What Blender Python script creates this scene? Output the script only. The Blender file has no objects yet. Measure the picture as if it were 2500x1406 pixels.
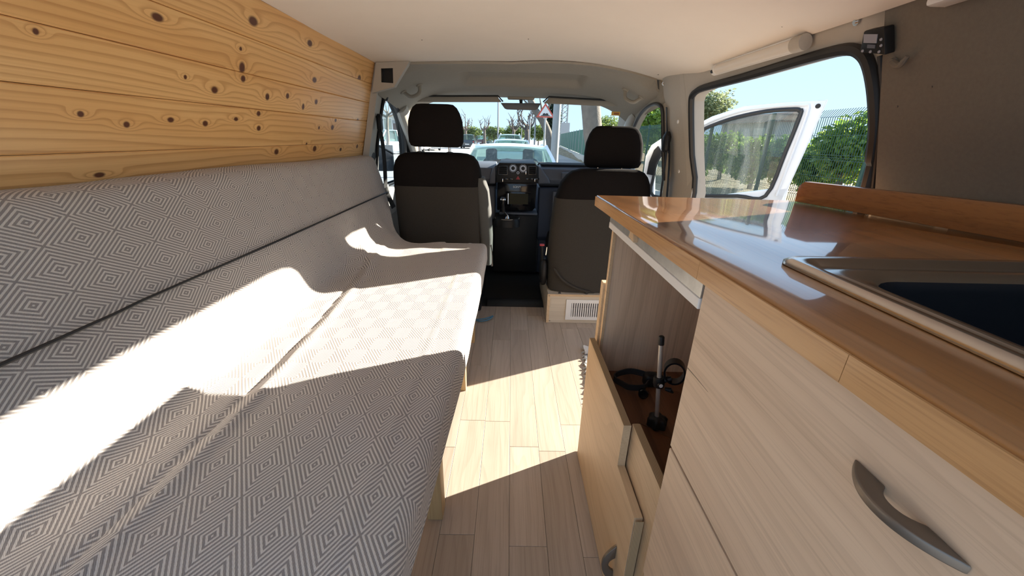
import bpy, bmesh, math, random
from mathutils import Vector, Matrix, noise as mnoise
random.seed(7)
sc = bpy.context.scene
COL = sc.collection

# ------------------------------------------------------------------ camera
F_PX, CAM_H, ROLL = 940.0, 0.96, math.radians(1.3)       # focal length in a 2500x1406 frame, eye height above the van floor, roll
_vu, _vv = 1249.0 - 1250.0, 703.0 - 335.0                 # vanishing point of the van's long axis
_cr, _sr = math.cos(ROLL), math.sin(ROLL)
_vu, _vv = _vu * _cr - _vv * _sr, _vu * _sr + _vv * _cr
PITCH = math.atan(_vv / F_PX); _ca, _sa = math.cos(PITCH), math.sin(PITCH)
YAW = math.atan2(-_vu, F_PX * _ca + _vv * _sa); _cy, _sy = math.cos(YAW), math.sin(YAW)
cam_d = bpy.data.cameras.new('camera'); cam = bpy.data.objects.new('camera', cam_d); COL.objects.link(cam)
cam_d.sensor_width = 36.0; cam_d.lens = F_PX / 2500.0 * 36.0; cam_d.clip_start = 0.02; cam_d.clip_end = 900
cam.matrix_world = Matrix.Translation((0, 0, CAM_H)) @ Matrix.Rotation(-YAW, 4, 'Z') @ Matrix.Rotation(math.pi / 2 - PITCH, 4, 'X') @ Matrix.Rotation(ROLL, 4, 'Z')
sc.camera = cam

# ------------------------------------------------------------------ sky, sun, exposure
SUN_AZ, SUN_EL = math.radians(24.6), math.radians(19.3)   # light travels left and a little backwards
world = bpy.data.worlds.new('world'); sc.world = world; world.use_nodes = True
wn = world.node_tree.nodes; wl = world.node_tree.links; wn.clear()
w_out = wn.new('ShaderNodeOutputWorld'); w_bg = wn.new('ShaderNodeBackground'); w_tc = wn.new('ShaderNodeTexCoord')
w_sep = wn.new('ShaderNodeSeparateXYZ'); w_ramp = wn.new('ShaderNodeValToRGB')
wl.new(w_tc.outputs['Generated'], w_sep.inputs[0]); wl.new(w_sep.outputs['Z'], w_ramp.inputs[0])
wl.new(w_ramp.outputs[0], w_bg.inputs['Color']); wl.new(w_bg.outputs[0], w_out.inputs[0])
e = w_ramp.color_ramp.elements
e[0].position = 0.0; e[0].color = (0.58, 0.79, 1.0, 1)
e[1].position = 1.0; e[1].color = (0.42, 0.62, 0.95, 1)
e2 = w_ramp.color_ramp.elements.new(0.22); e2.color = (0.47, 0.71, 1.0, 1)
w_bg.inputs['Strength'].default_value = 0.44
sun_d = bpy.data.lights.new('sun_offscreen', 'SUN'); sun_d.energy = 7.5; sun_d.angle = math.radians(0.53); sun_d.color = (1.0, 0.92, 0.79)
sun = bpy.data.objects.new('sun_offscreen', sun_d); COL.objects.link(sun)
_ld = Vector((-math.cos(SUN_AZ) * math.cos(SUN_EL), -math.sin(SUN_AZ) * math.cos(SUN_EL), -math.sin(SUN_EL)))
sun.rotation_euler = _ld.to_track_quat('-Z', 'Y').to_euler(); sun.location = (8, 4, 5)
sc.view_settings.view_transform = 'Standard'; sc.view_settings.look = 'None'
sc.view_settings.exposure = 1.68; sc.view_settings.gamma = 1.0; sc.view_settings.use_curve_mapping = False
sc.cycles.max_bounces = 14; sc.cycles.diffuse_bounces = 8; sc.cycles.transparent_max_bounces = 16

# ------------------------------------------------------------------ photo pixel -> direction -> place
def ray(px, py):
    u, v = px - 1250.0, 703.0 - py; u, v = u * _cr - v * _sr, u * _sr + v * _cr
    x, y = u, F_PX * _ca + v * _sa
    return Vector((x * _cy + y * _sy, -x * _sy + y * _cy, -F_PX * _sa + v * _ca))
CAMP = Vector((0, 0, CAM_H))
def AY(px, py, Y): d = ray(px, py); return CAMP + d * (Y / d.y)
def AX(px, py, X): d = ray(px, py); return CAMP + d * (X / d.x)
def AZ(px, py, z): d = ray(px, py); return CAMP + d * ((z - CAM_H) / d.z)
def APL(px, py, p, n):
    d = ray(px, py); return CAMP + d * ((Vector(p) - CAMP).dot(n) / d.dot(n))
def lean(px, py, x0, z0, m):                              # on the leaning side wall X = x0 + m*(z-z0)
    d = ray(px, py); k = (x0 + m * (CAM_H - z0)) / (d.x - m * d.z); return CAMP + d * k
LW = (-0.678, 1.282, 0.271)        # left lining
RW = (0.83, 0.80, -0.30)        # right body side at the sliding door
RB = (0.80, 0.86, -0.28)       # right lining board
RC = (0.845, 0.80, -0.25)        # right cab side
LC = (-0.775, 0.90, 0.25)       # left cab side

# ------------------------------------------------------------------ materials
class NT:
    def __init__(s, name):
        s.m = bpy.data.materials.new(name); s.m.use_nodes = True
        s.t = s.m.node_tree; s.n = s.t.nodes; s.l = s.t.links
        s.b = s.n['Principled BSDF']; s.out = s.n['Material Output']
    def put(s, sock, v):
        if isinstance(v, bpy.types.NodeSocket): s.l.new(v, sock)
        elif isinstance(v, (tuple, list)) and len(v) == 3 and sock.type == 'RGBA': sock.default_value = (*v, 1)
        else: sock.default_value = v
    def ma(s, op, a, b=0.0, c=None):
        n = s.n.new('ShaderNodeMath'); n.operation = op
        s.put(n.inputs[0], a); s.put(n.inputs[1], b)
        if c is not None: s.put(n.inputs[2], c)
        return n.outputs[0]
    def vec(s, x, y, z):
        n = s.n.new('ShaderNodeCombineXYZ')
        for i, v in enumerate((x, y, z)): s.put(n.inputs[i], v)
        return n.outputs[0]
    def noise(s, vec, scale=1.0, detail=2.0, rough=0.5, dist=0.0):
        n = s.n.new('ShaderNodeTexNoise'); s.l.new(vec, n.inputs['Vector'])
        n.inputs['Scale'].default_value = scale; n.inputs['Detail'].default_value = detail
        n.inputs['Roughness'].default_value = rough; n.inputs['Distortion'].default_value = dist
        return n.outputs[0]
    def mix(s, f, a, b, mode='MIX'):
        n = s.n.new('ShaderNodeMix'); n.data_type = 'RGBA'; n.blend_type = mode
        s.put(n.inputs[0], f); s.put(n.inputs[6], a); s.put(n.inputs[7], b)
        return n.outputs[2]
    def smooth(s, v, lo, hi, a=0.0, b=1.0):
        n = s.n.new('ShaderNodeMapRange'); n.interpolation_type = 'SMOOTHSTEP'
        s.put(n.inputs[0], v); n.inputs[1].default_value = lo; n.inputs[2].default_value = hi
        n.inputs[3].default_value = a; n.inputs[4].default_value = b
        return n.outputs[0]
    def co(s, kind='Object'):
        n = s.n.new('ShaderNodeTexCoord'); v = n.outputs[kind]
        p = s.n.new('ShaderNodeSeparateXYZ'); s.l.new(v, p.inputs[0])
        return v, p.outputs[0], p.outputs[1], p.outputs[2]
    def rnd(s): return s.n.new('ShaderNodeObjectInfo').outputs['Random']
    def bump(s, h, strength=0.3, dist=0.002):
        n = s.n.new('ShaderNodeBump'); n.inputs['Strength'].default_value = strength; n.inputs['Distance'].default_value = dist
        s.l.new(h, n.inputs['Height']); s.l.new(n.outputs[0], s.b.inputs['Normal'])
    def bs(s, **k):
        for a, v in k.items(): s.put(s.b.inputs[a.replace('_', ' ')], v)
        return s.m

def plain(name, col, rough=0.6, metal=0.0, var=0.12, scale=30.0, bump=0.0, spec=0.5, coat=0.0, bdist=0.002):
    t = NT(name); v, x, y, z = t.co()
    f = t.noise(v, scale, 4.0, 0.6)
    c = t.mix(f, tuple(a * (1 - var) for a in col), tuple(min(1, a * (1 + var)) for a in col))
    if bump: t.bump(t.noise(v, scale * 4, 3.0, 0.7), bump, bdist)
    return t.bs(Base_Color=c, Roughness=rough, Metallic=metal, Specular_IOR_Level=spec, Coat_Weight=coat)

def wood(name, light, mid, dark, along='y', across='z', ring=26.0, wav=3.0, line=0.55, knots=(), rough=0.45, coat=0.0,
         tone=0.0, streak=240.0, sfac=0.35, knot_col=(0.12, 0.04, 0.018), bump=0.15, lsc=0.9, csc=6.0, crough=0.1, kamp=2.0):
    t = NT(name); v, x, y, z = t.co(); ax = {'x': x, 'y': y, 'z': z}
    a, c = ax[along], ax[across]; o = ax[({'x', 'y', 'z'} - {along, across}).pop()]
    r = t.rnd(); ro = t.ma('MULTIPLY', r, 37.0)
    w = t.noise(t.vec(t.ma('MULTIPLY_ADD', a, lsc, ro), t.ma('MULTIPLY', c, csc), t.ma('MULTIPLY', o, csc)), 1.0, 2.0, 0.45)
    wob = t.noise(t.vec(t.ma('MULTIPLY_ADD', a, 14.0, ro), t.ma('MULTIPLY', c, 60.0), o), 1.0, 2.0, 0.5)
    val = t.ma('ADD', t.ma('MULTIPLY', t.ma('ADD', c, t.ma('MULTIPLY', o, 0.6)), ring), t.ma('MULTIPLY', w, wav))
    val = t.ma('MULTIPLY_ADD', wob, 0.16, val)
    kmask = None
    for (ka, kc, kl, kh) in knots:
        da = t.ma('SUBTRACT', a, ka); dc = t.ma('SUBTRACT', c, kc)
        q1 = t.ma('DIVIDE', da, kl * 4.0); q2 = t.ma('DIVIDE', dc, kh * 2.0)
        q = t.ma('ADD', t.ma('MULTIPLY', q1, q1), t.ma('MULTIPLY', q2, q2))
        val = t.ma('MULTIPLY_ADD', t.ma('EXPONENT', t.ma('MULTIPLY', q, -1.0)), kamp, val)
        p1 = t.ma('DIVIDE', da, kl); p2 = t.ma('DIVIDE', dc, kh)
        p = t.ma('SQRT', t.ma('ADD', t.ma('MULTIPLY', p1, p1), t.ma('MULTIPLY', p2, p2)))
        k = t.smooth(p, 0.75, 1.5, 1.0, 0.0)
        kmask = k if kmask is None else t.ma('MAXIMUM', kmask, k)
    s = t.ma('FRACT', val)
    ln = t.smooth(s, 0.45, 0.93)
    ln = t.ma('MULTIPLY', ln, t.smooth(s, 0.93, 1.0, 1.0, 0.0))
    fine = t.noise(t.vec(t.ma('MULTIPLY_ADD', a, 5.0, ro), t.ma('MULTIPLY', c, streak), t.ma('MULTIPLY', o, streak)), 1.0, 3.0, 0.6)
    big = t.noise(t.vec(t.ma('MULTIPLY_ADD', a, 1.5, ro), t.ma('MULTIPLY', c, 14.0), o), 1.0, 1.0)
    base = t.mix(t.smooth(big, 0.3, 0.7), light, mid)
    base = t.mix(t.ma('MULTIPLY', ln, line), base, dark)
    base = t.mix(t.ma('MULTIPLY', t.smooth(fine, 0.45, 0.75), sfac), base, dark)
    if tone:
        base = t.mix(t.ma('MULTIPLY', t.ma('ABSOLUTE', t.ma('SUBTRACT', t.ma('FRACT', t.ma('MULTIPLY', r, 7.3)), 0.4)), tone), base, (0.16, 0.12, 0.09))
    if kmask is not None: base = t.mix(kmask, base, knot_col)
    t.bump(t.ma('ADD', t.ma('MULTIPLY', ln, 0.6), fine), bump, 0.0006)
    return t.bs(Base_Color=base, Roughness=rough, Coat_Weight=coat, Coat_Roughness=crough)

def glass(name, tint=(0.9, 0.97, 0.96), refl=1.0, dirt=0.0):
    t = NT(name); t.n.remove(t.b)
    tr = t.n.new('ShaderNodeBsdfTransparent'); tr.inputs[0].default_value = (*tint, 1)
    gl = t.n.new('ShaderNodeBsdfGlossy'); gl.inputs['Roughness'].default_value = 0.02
    fr = t.n.new('ShaderNodeLayerWeight'); fr.inputs[0].default_value = 0.5
    mx = t.n.new('ShaderNodeMixShader'); t.l.new(t.ma('MULTIPLY_ADD', t.ma('POWER', fr.outputs['Facing'], 5.0), 0.6 * refl, 0.035 * refl), mx.inputs[0])
    t.l.new(tr.outputs[0], mx.inputs[1]); t.l.new(gl.outputs[0], mx.inputs[2])
    last = mx.outputs[0]
    if dirt:
        v, x, y, z = t.co(); df = t.n.new('ShaderNodeBsdfDiffuse'); df.inputs[0].default_value = (0.7, 0.7, 0.66, 1)
        m2 = t.n.new('ShaderNodeMixShader'); n_ = t.noise(t.vec(t.ma('MULTIPLY', x, 30.0), t.ma('MULTIPLY', y, 30.0), t.ma('MULTIPLY', z, 1.2)), 1.0, 3.0)
        t.l.new(t.smooth(n_, 0.5, 0.75, dirt * 0.25, dirt), m2.inputs[0]); t.l.new(last, m2.inputs[1]); t.l.new(df.outputs[0], m2.inputs[2]); last = m2.outputs[0]
    t.l.new(last, t.out.inputs[0]); return t.m

M = {}
M['ceiling'] = plain('ceiling_board', (0.86, 0.79, 0.71), 0.85, var=0.03, scale=9, bump=0.04)
M['liner'] = plain('headliner_grey', (0.35, 0.32, 0.27), 0.9, var=0.05, scale=80, bump=0.08)
M['liner_dk'] = plain('visor_grey', (0.35, 0.32, 0.27), 0.9, var=0.05, scale=80)
M['pillar'] = plain('pillar_plastic', (0.45, 0.415, 0.36), 0.6, var=0.05, scale=120, bump=0.05)
M['metalgrey'] = plain('painted_body_grey', (0.47, 0.43, 0.37), 0.55, var=0.06, scale=20)
M['carpet'] = plain('wall_felt', (0.17, 0.147, 0.117), 0.95, var=0.14, scale=160, bump=0.25)
M['rubber'] = plain('black_rubber', (0.018, 0.018, 0.019), 0.5, var=0.2)
M['black'] = plain('black_plastic', (0.013, 0.013, 0.014), 0.45, var=0.2, spec=0.3)
M['blackgloss'] = plain('black_gloss', (0.008, 0.008, 0.01), 0.12, var=0.1)
M['mat'] = plain('cab_floor_mat', (0.012, 0.012, 0.013), 0.9, var=0.3, scale=120, bump=0.3)
M['dash'] = plain('dashboard_plastic', (0.10, 0.112, 0.14), 0.55, var=0.08, scale=200, bump=0.06)
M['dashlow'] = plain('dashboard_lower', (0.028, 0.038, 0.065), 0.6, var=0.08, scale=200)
M['dashlite'] = plain('dashboard_cheek', (0.36, 0.34, 0.31), 0.55, var=0.05)
M['darkchrome'] = plain('dark_chrome', (0.22, 0.22, 0.23), 0.25, 1.0, var=0.03)
M['chrome'] = plain('chrome', (0.75, 0.75, 0.76), 0.15, 1.0, var=0.03)
M['steel'] = plain('brushed_steel', (0.60, 0.57, 0.54), 0.22, 1.0, var=0.05, scale=60)
M['handle'] = plain('handle_pewter', (0.20, 0.175, 0.15), 0.42, 0.75, var=0.06)
M['galv'] = plain('galvanised_zinc', (0.52, 0.53, 0.52), 0.38, 0.7, var=0.35, scale=34)
M['whiteplastic'] = plain('white_plastic', (0.76, 0.75, 0.73), 0.4, var=0.03)
M['vanwhite'] = plain('van_white_paint', (0.74, 0.755, 0.78), 0.25, var=0.02, coat=0.6)
M['seatdark'] = plain('seat_cloth_dark', (0.011, 0.009, 0.0085), 0.95, var=0.35, scale=260, bump=0.25, spec=0.12)
M['seatgrey'] = plain('seat_cloth_grey', (0.045, 0.040, 0.034), 0.92, var=0.22, scale=220, bump=0.2, spec=0.15)
M['seatside'] = plain('seat_side_cloth', (0.075, 0.075, 0.07), 0.92, var=0.15, scale=220, bump=0.2)
M['belt'] = plain('belt_webbing', (0.022, 0.022, 0.024), 0.8, var=0.2, scale=200)
M['glass'] = glass('clear_glass', (0.95, 0.985, 0.98), 0.7)
M['doorglass'] = glass('door_glass', (0.80, 0.86, 0.86), 0.8, 0.16)
M['carglass'] = glass('car_glass', (0.74, 0.83, 0.81), 0.9, 0.06)
M['mirrorface'] = plain('mirror_back', (0.10, 0.105, 0.115), 0.35, var=0.1)
M['red'] = plain('red_plastic', (0.35, 0.02, 0.03), 0.4)
M['tube'] = plain('lamp_diffuser', (0.72, 0.68, 0.62), 0.35, var=0.03)
M['screen'] = plain('grey_screen', (0.33, 0.33, 0.37), 0.25, var=0.03)
M['radioscr'] = plain('radio_screen', (0.05, 0.047, 0.03), 0.6, var=0.1, spec=0.1)
M['text'] = plain('white_print', (0.75, 0.75, 0.75), 0.5)
M['yellow'] = plain('orange_sticker', (0.80, 0.46, 0.08), 0.6)
M['blue'] = plain('blue_cord', (0.06, 0.16, 0.24), 0.7)
M['brownboard'] = wood('dark_board', (0.16, 0.075, 0.035), (0.12, 0.052, 0.022), (0.055, 0.022, 0.01), ring=14, rough=0.5, across='x')
M['ply'] = None

def ply_mat():
    t = NT('plywood_edge'); v, x, y, z = t.co()
    b = t.ma('FRACT', t.ma('MULTIPLY', x, 380.0)); f = t.smooth(b, 0.3, 0.6)
    n_ = t.noise(t.vec(t.ma('MULTIPLY', x, 200.0), t.ma('MULTIPLY', y, 20.0), z), 1.0, 3.0)
    c = t.mix(f, (0.50, 0.37, 0.22), (0.25, 0.17, 0.09)); c = t.mix(t.ma('MULTIPLY', n_, 0.4), c, (0.3, 0.2, 0.1))
    return t.bs(Base_Color=c, Roughness=0.8)
M['ply'] = ply_mat()
ash_l, ash_m, ash_d = (0.70, 0.535, 0.385), (0.64, 0.48, 0.34), (0.40, 0.28, 0.185)
M['ash'] = wood('pale_ash_front', ash_l, ash_m, ash_d, ring=30, wav=6.0, line=0.20, sfac=0.42, streak=330, rough=0.5, lsc=1.6, csc=5.0, crough=0.2)
M['ashv'] = wood('pale_ash_upright', ash_l, ash_m, ash_d, along='z', across='x', ring=26, wav=5.0, line=0.3, sfac=0.45, streak=260, rough=0.55)
M['ashlow'] = wood('pine_ply_front', (0.62, 0.46, 0.29), (0.57, 0.41, 0.25), (0.36, 0.23, 0.12), ring=24, wav=7.0, line=0.18, sfac=0.36, streak=260, rough=0.5, lsc=1.8, csc=4.0)
M['beech'] = wood('varnished_beech_top', (0.36, 0.155, 0.046), (0.29, 0.120, 0.034), (0.15, 0.060, 0.016), across='x', ring=15, wav=5.0, line=0.35, sfac=0.4, streak=170, rough=0.35, coat=1.0, crough=0.05, bump=0.12)
M['beechedge'] = wood('beech_edge', (0.58, 0.33, 0.14), (0.53, 0.29, 0.115), (0.31, 0.145, 0.048), ring=40, wav=3.0, line=0.12, sfac=0.55, streak=300, rough=0.4, coat=0.3)
M['beechup'] = wood('beech_upstand', (0.33, 0.135, 0.042), (0.27, 0.108, 0.032), (0.14, 0.052, 0.014), ring=24, wav=4.0, line=0.3, sfac=0.5, streak=230, rough=0.35, coat=0.6, crough=0.2)
M['bench'] = wood('pine_bench_timber', (0.52, 0.36, 0.18), (0.46, 0.30, 0.14), (0.28, 0.16, 0.06), along='z', across='y', ring=40, line=0.4, rough=0.6)
M['vinyl'] = wood('floor_plank_print', (0.52, 0.44, 0.365), (0.46, 0.385, 0.315), (0.29, 0.225, 0.17), across='x', ring=34, wav=7.0, line=0.22, sfac=0.40, streak=260, rough=0.42, tone=0.5, bump=0.08, lsc=1.4, csc=8.0)
M['seatbox'] = wood('pale_box_laminate', (0.60, 0.53, 0.43), (0.56, 0.49, 0.39), (0.40, 0.33, 0.25), along='x', across='z', ring=30, line=0.25, rough=0.5)

# ------------------------------------------------------------------ mesh builder
class MB:
    def __init__(s): s.v = []; s.f = []; s.uv = None
    def add(s, vs, fs):
        o = len(s.v); s.v += [tuple(p) for p in vs]; s.f += [tuple(i + o for i in f) for f in fs]; return s
    def box(s, a, b):
        x0, y0, z0 = [min(p, q) for p, q in zip(a, b)]; x1, y1, z1 = [max(p, q) for p, q in zip(a, b)]
        return s.add([(x0, y0, z0), (x1, y0, z0), (x1, y1, z0), (x0, y1, z0), (x0, y0, z1), (x1, y0, z1), (x1, y1, z1), (x0, y1, z1)],
                     [(0, 3, 2, 1), (4, 5, 6, 7), (0, 1, 5, 4), (1, 2, 6, 5), (2, 3, 7, 6), (3, 0, 4, 7)])
    def obox(s, c, size, rot):
        c = Vector(c); h = Vector(size) / 2; vs = []
        for sz in (-1, 1):
            for sx, sy in ((-1, -1), (1, -1), (1, 1), (-1, 1)): vs.append(c + rot @ Vector((sx * h.x, sy * h.y, sz * h.z)))
        return s.add(vs, [(0, 3, 2, 1), (4, 5, 6, 7), (0, 1, 5, 4), (1, 2, 6, 5), (2, 3, 7, 6), (3, 0, 4, 7)])
    def prism(s, pts, d):
        n = len(pts); d = Vector(d); p = [Vector(q) for q in pts]
        return s.add(p + [q + d for q in p], [tuple(range(n))[::-1], tuple(range(n, 2 * n))] + [(i, (i + 1) % n, n + (i + 1) % n, n + i) for i in range(n)])
    def loft(s, rings, cap=True, closed=True):
        n = len(rings[0]); vs = [p for r in rings for p in r]; fs = []
        for i in range(len(rings) - 1):
            for j in range(n if closed else n - 1):
                k = (j + 1) % n; fs.append((i * n + j, i * n + k, (i + 1) * n + k, (i + 1) * n + j))
        if cap: fs += [tuple(range(n))[::-1], tuple(range((len(rings) - 1) * n, len(rings) * n))]
        return s.add(vs, fs)
    def tube(s, path, r, n=8, cap=True, closed=False):
        P = [Vector(p) for p in path]; rings = []; up = None
        R = r if isinstance(r, (list, tuple)) else [r] * len(P)
        for i, p in enumerate(P):
            if closed: t = P[(i + 1) % len(P)] - P[i - 1]
            else: t = P[min(i + 1, len(P) - 1)] - P[max(i - 1, 0)]
            t.normalize()
            if up is None: up = Vector((0, 0, 1)) if abs(t.z) < 0.9 else Vector((1, 0, 0))
            a = t.cross(up).normalized(); b = a.cross(t).normalized(); up = b
            rings.append([p + (a * math.cos(2 * math.pi * k / n) + b * math.sin(2 * math.pi * k / n)) * R[i] for k in range(n)])
        if closed: rings.append(rings[0]); cap = False
        return s.loft(rings, cap)
    def strip(s, path, w, th, across):
        P = [Vector(p) for p in path]; rings = []
        for i, p in enumerate(P):
            t = (P[min(i + 1, len(P) - 1)] - P[max(i - 1, 0)]).normalized()
            a = Vector(across); a = (a - t * a.dot(t)).normalized(); b = t.cross(a)
            rings.append([p + a * w / 2 + b * th / 2, p - a * w / 2 + b * th / 2, p - a * w / 2 - b * th / 2, p + a * w / 2 - b * th / 2])
        return s.loft(rings)
    def lathe(s, prof, origin, axis=(0, 0, 1), n=20):
        ax = Vector(axis).normalized(); a = ax.orthogonal().normalized(); b = ax.cross(a); o = Vector(origin)
        return s.loft([[o + ax * h + (a * math.cos(2 * math.pi * k / n) + b * math.sin(2 * math.pi * k / n)) * max(r, 1e-4) for k in range(n)] for r, h in prof])
    def grid(s, fn, nu, nv):
        vs = [fn(i / (nu - 1), j / (nv - 1)) for j in range(nv) for i in range(nu)]
        return s.add(vs, [(j * nu + i, j * nu + i + 1, (j + 1) * nu + i + 1, (j + 1) * nu + i) for j in range(nv - 1) for i in range(nu - 1)])
    def band(s, inner, outer, d):
        n = len(inner); d = Vector(d); I = [Vector(p) for p in inner]; O = [Vector(p) for p in outer]
        vs = I + O + [p + d for p in I] + [p + d for p in O]; fs = []
        for i in range(n):
            k = (i + 1) % n
            fs += [(i, k, n + k, n + i), (2 * n + i, 3 * n + i, 3 * n + k, 2 * n + k), (i, 2 * n + i, 2 * n + k, k), (n + i, n + k, 3 * n + k, 3 * n + i)]
        return s.add(vs, fs)
    def build(s, name, mat, parent=None, bevel=0.0, seg=2, smooth=40, thick=0.0, kind=None, label=None):
        me = bpy.data.meshes.new(name); me.from_pydata([tuple(p) for p in s.v], [], s.f); 
        bm = bmesh.new(); bm.from_mesh(me)
        bmesh.ops.recalc_face_normals(bm, faces=bm.faces)
        if thick: bmesh.ops.solidify(bm, geom=bm.faces[:], thickness=thick)
        if bevel:
            es = [ed for ed in bm.edges if len(ed.link_faces) == 2 and ed.calc_face_angle(0) > 0.5]
            bmesh.ops.bevel(bm, geom=es, offset=bevel, segments=seg, affect='EDGES', profile=0.5, clamp_overlap=True)
        bm.to_mesh(me); bm.free()
        if smooth:
            me.polygons.foreach_set('use_smooth', [True] * len(me.polygons)); me.set_sharp_from_angle(angle=math.radians(smooth))
        me.materials.append(M[mat] if isinstance(mat, str) else mat)
        ob = bpy.data.objects.new(name, me); COL.objects.link(ob)
        if parent is not None: ob.parent = parent; ob.matrix_parent_inverse = parent_inv(parent)
        if kind: ob['kind'] = kind
        if label: ob['label'] = label
        return ob
def world_of(o):
    m = Matrix.LocRotScale(o.location, o.rotation_euler, o.scale)
    return (world_of(o.parent) @ o.matrix_parent_inverse @ m) if o.parent else m
def parent_inv(p): return world_of(p).inverted()
def tag(o, label, cat, group=None, kind=None):
    o['label'] = label; o['category'] = cat
    if group: o['group'] = group
    if kind: o['kind'] = kind
    return o
def thing(name, label, cat, loc=(0, 0, 0), rz=0.0, group=None):
    o = bpy.data.objects.new(name, None); COL.objects.link(o); o.location = loc; o.rotation_euler = (0, 0, rz); o.empty_display_size = 0.1
    return tag(o, label, cat, group)
def struct(o, label=None):
    o['kind'] = 'structure'
    if label: o['label'] = label
    return o
def local(ob, parent):                                     # child whose mesh is in the thing's own frame
    ob.parent = parent; ob.matrix_parent_inverse = Matrix(); return ob
def copy_tree(o, parent=None):
    c = o.copy(); COL.objects.link(c); c.parent = parent
    if parent is not None: c.matrix_parent_inverse = o.matrix_parent_inverse.copy()
    for ch in list(o.children): copy_tree(ch, c)
    return c
def sup(cx, cy, z, hx, hy, n=4.0, k=28, yb=None):           # superellipse ring
    r = []
    for i in range(k):
        t = 2 * math.pi * i / k; c, s_ = math.cos(t), math.sin(t)
        r.append((cx + hx * math.copysign(abs(c) ** (2 / n), c), cy + hy * math.copysign(abs(s_) ** (2 / n), s_), z))
    return r
def text_mesh(name, body, size, mat, origin, xdir, ydir, parent, depth=0.0006):
    cu = bpy.data.curves.new(name, 'FONT'); cu.body = body; cu.size = size; cu.extrude = depth; cu.align_x = 'CENTER'; cu.align_y = 'CENTER'
    ob = bpy.data.objects.new(name, cu); COL.objects.link(ob)
    dg = bpy.context.evaluated_depsgraph_get(); me = bpy.data.meshes.new_from_object(ob.evaluated_get(dg)); bpy.data.objects.remove(ob)
    xd, yd = Vector(xdir).normalized(), Vector(ydir).normalized(); zd = xd.cross(yd)
    me.transform(Matrix.Translation(origin) @ Matrix((xd, yd, zd)).transposed().to_4x4()); me.materials.clear(); me.materials.append(M[mat])
    o2 = bpy.data.objects.new(name, me); COL.objects.link(o2); o2.parent = parent; o2.matrix_parent_inverse = parent_inv(parent); return o2
def catmull(pts, n=8, closed=False):
    P = [Vector(p) for p in pts]; out = []; m = len(P)
    for i in range(m if closed else m - 1):
        a, b, c, d = (P[(i - 1) % m], P[i], P[(i + 1) % m], P[(i + 2) % m]) if closed else (P[max(i - 1, 0)], P[i], P[i + 1], P[min(i + 2, m - 1)])
        for j in range(n):
            t = j / n
            out.append(0.5 * ((2 * b) + (c - a) * t + (2 * a - 5 * b + 4 * c - d) * t * t + (3 * b - 3 * c + d - a) * t ** 3))
    if not closed: out.append(P[-1])
    return out
# ================================================================== the setting
def Yf(py): return AZ(1250, py, 0.0).y
# ---- floor with laid planks
fl = struct(MB().box((-0.84, -0.12, -0.05), (0.88, 2.14, -0.004)).build('floor', 'dashlite'), 'pale grey-beige wood plank floor of the van')
FX = [-0.44, -0.35, -0.258, -0.167, -0.076, 0.0135, 0.1095, 0.1965, 0.288, 0.379, 0.47, 0.56, 0.65, 0.74, 0.825]
ENDS = {3: [894, 1027], 4: [830, 1029], 5: [806, 1090, 1333], 6: [770, 1100], 7: [775, 1035, 1358], 8: [800, 1000]}
rp = random.Random(3)
for i in range(len(FX) - 1):
    if i in ENDS: cuts = sorted(Yf(p) for p in ENDS[i])
    else: cuts = []
    lo = cuts[0] if cuts else rp.uniform(0.1, 0.5)
    while lo > -0.1: lo -= rp.uniform(0.42, 0.62); cuts.insert(0, lo)
    if i not in ENDS: cuts = cuts[:]; 
    while cuts[-1] < 2.0: cuts.append(cuts[-1] + rp.uniform(0.42, 0.60))
    cuts = [max(c, -0.12) for c in cuts if c < 2.08] + [2.14]
    if cuts[0] > -0.12: cuts.insert(0, -0.12)
    for a, b in zip(cuts, cuts[1:]):
        if b - a > 0.03:
            MB().box((FX[i] + 0.0004, a + 0.0004, -0.006), (FX[i + 1] - 0.0004, b - 0.0004, 0.0)).build('plank', 'vinyl', fl, bevel=0.0005, seg=1, smooth=0)
# ---- left wall clad in pine planks
wl_ = struct(MB().prism([(-0.845, -0.12, -0.05), (-0.80, -0.12, -0.05), (-0.80, -0.12, 0.84), (-0.70, -0.12, 1.34), (-0.78, -0.12, 1.36), (-0.86, -0.12, 0.9)], (0, 2.34, 0)).build('wall_left', 'metalgrey', smooth=0),
             'left side wall clad in orange knotty pine planks')
knot_px = [(1610, 135, 26, 34), (1970, 275, 14, 24), (1000, 110, 34, 30), (225, 200, 16, 20), (1545, 500, 13, 24), (1365, 572, 18, 24), (1700, 615, 11, 24), (1828, 610, 9, 20),
           (1928, 678, 7, 22), (2010, 648, 8, 18), (2000, 508, 12, 20), (2285, 500, 9, 26), (512, 725, 20, 22), (805, 792, 18, 22), (1085, 762, 18, 18), (1305, 785, 15, 20),
           (1500, 757, 12, 14), (1643, 722, 11, 18), (1645, 815, 11, 18), (2133, 765, 6, 12), (2113, 810, 8, 18), (2028, 812, 5, 12), (2275, 762, 6, 10), (1757, 965, 12, 20),
           (2000, 945, 10, 20), (2165, 950, 6, 12), (2270, 930, 5, 14), (1950, 915, 5, 10), (632, 1112, 32, 18), (1540, 430, 16, 40), (1178, 490, 4, 4), (1530, 310, 8, 10)]
seams = [1.288, 1.192, 1.107, 1.021, 0.917, 0.832, 0.74]
kn = []
for (zx, zy, rw, rh) in knot_px:
    p = lean(zx * 0.384, zy * 0.384, *LW); q = lean((zx + rw) * 0.384, zy * 0.384, *LW); r_ = lean(zx * 0.384, (zy + rh) * 0.384, *LW)
    kn.append((p.y, p.z, max(0.004, abs(q.y - p.y)), max(0.004, abs(p.z - r_.z) * 0.8)))
PL, PM, PD = (0.86, 0.54, 0.225), (0.80, 0.465, 0.175), (0.50, 0.21, 0.058)
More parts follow.
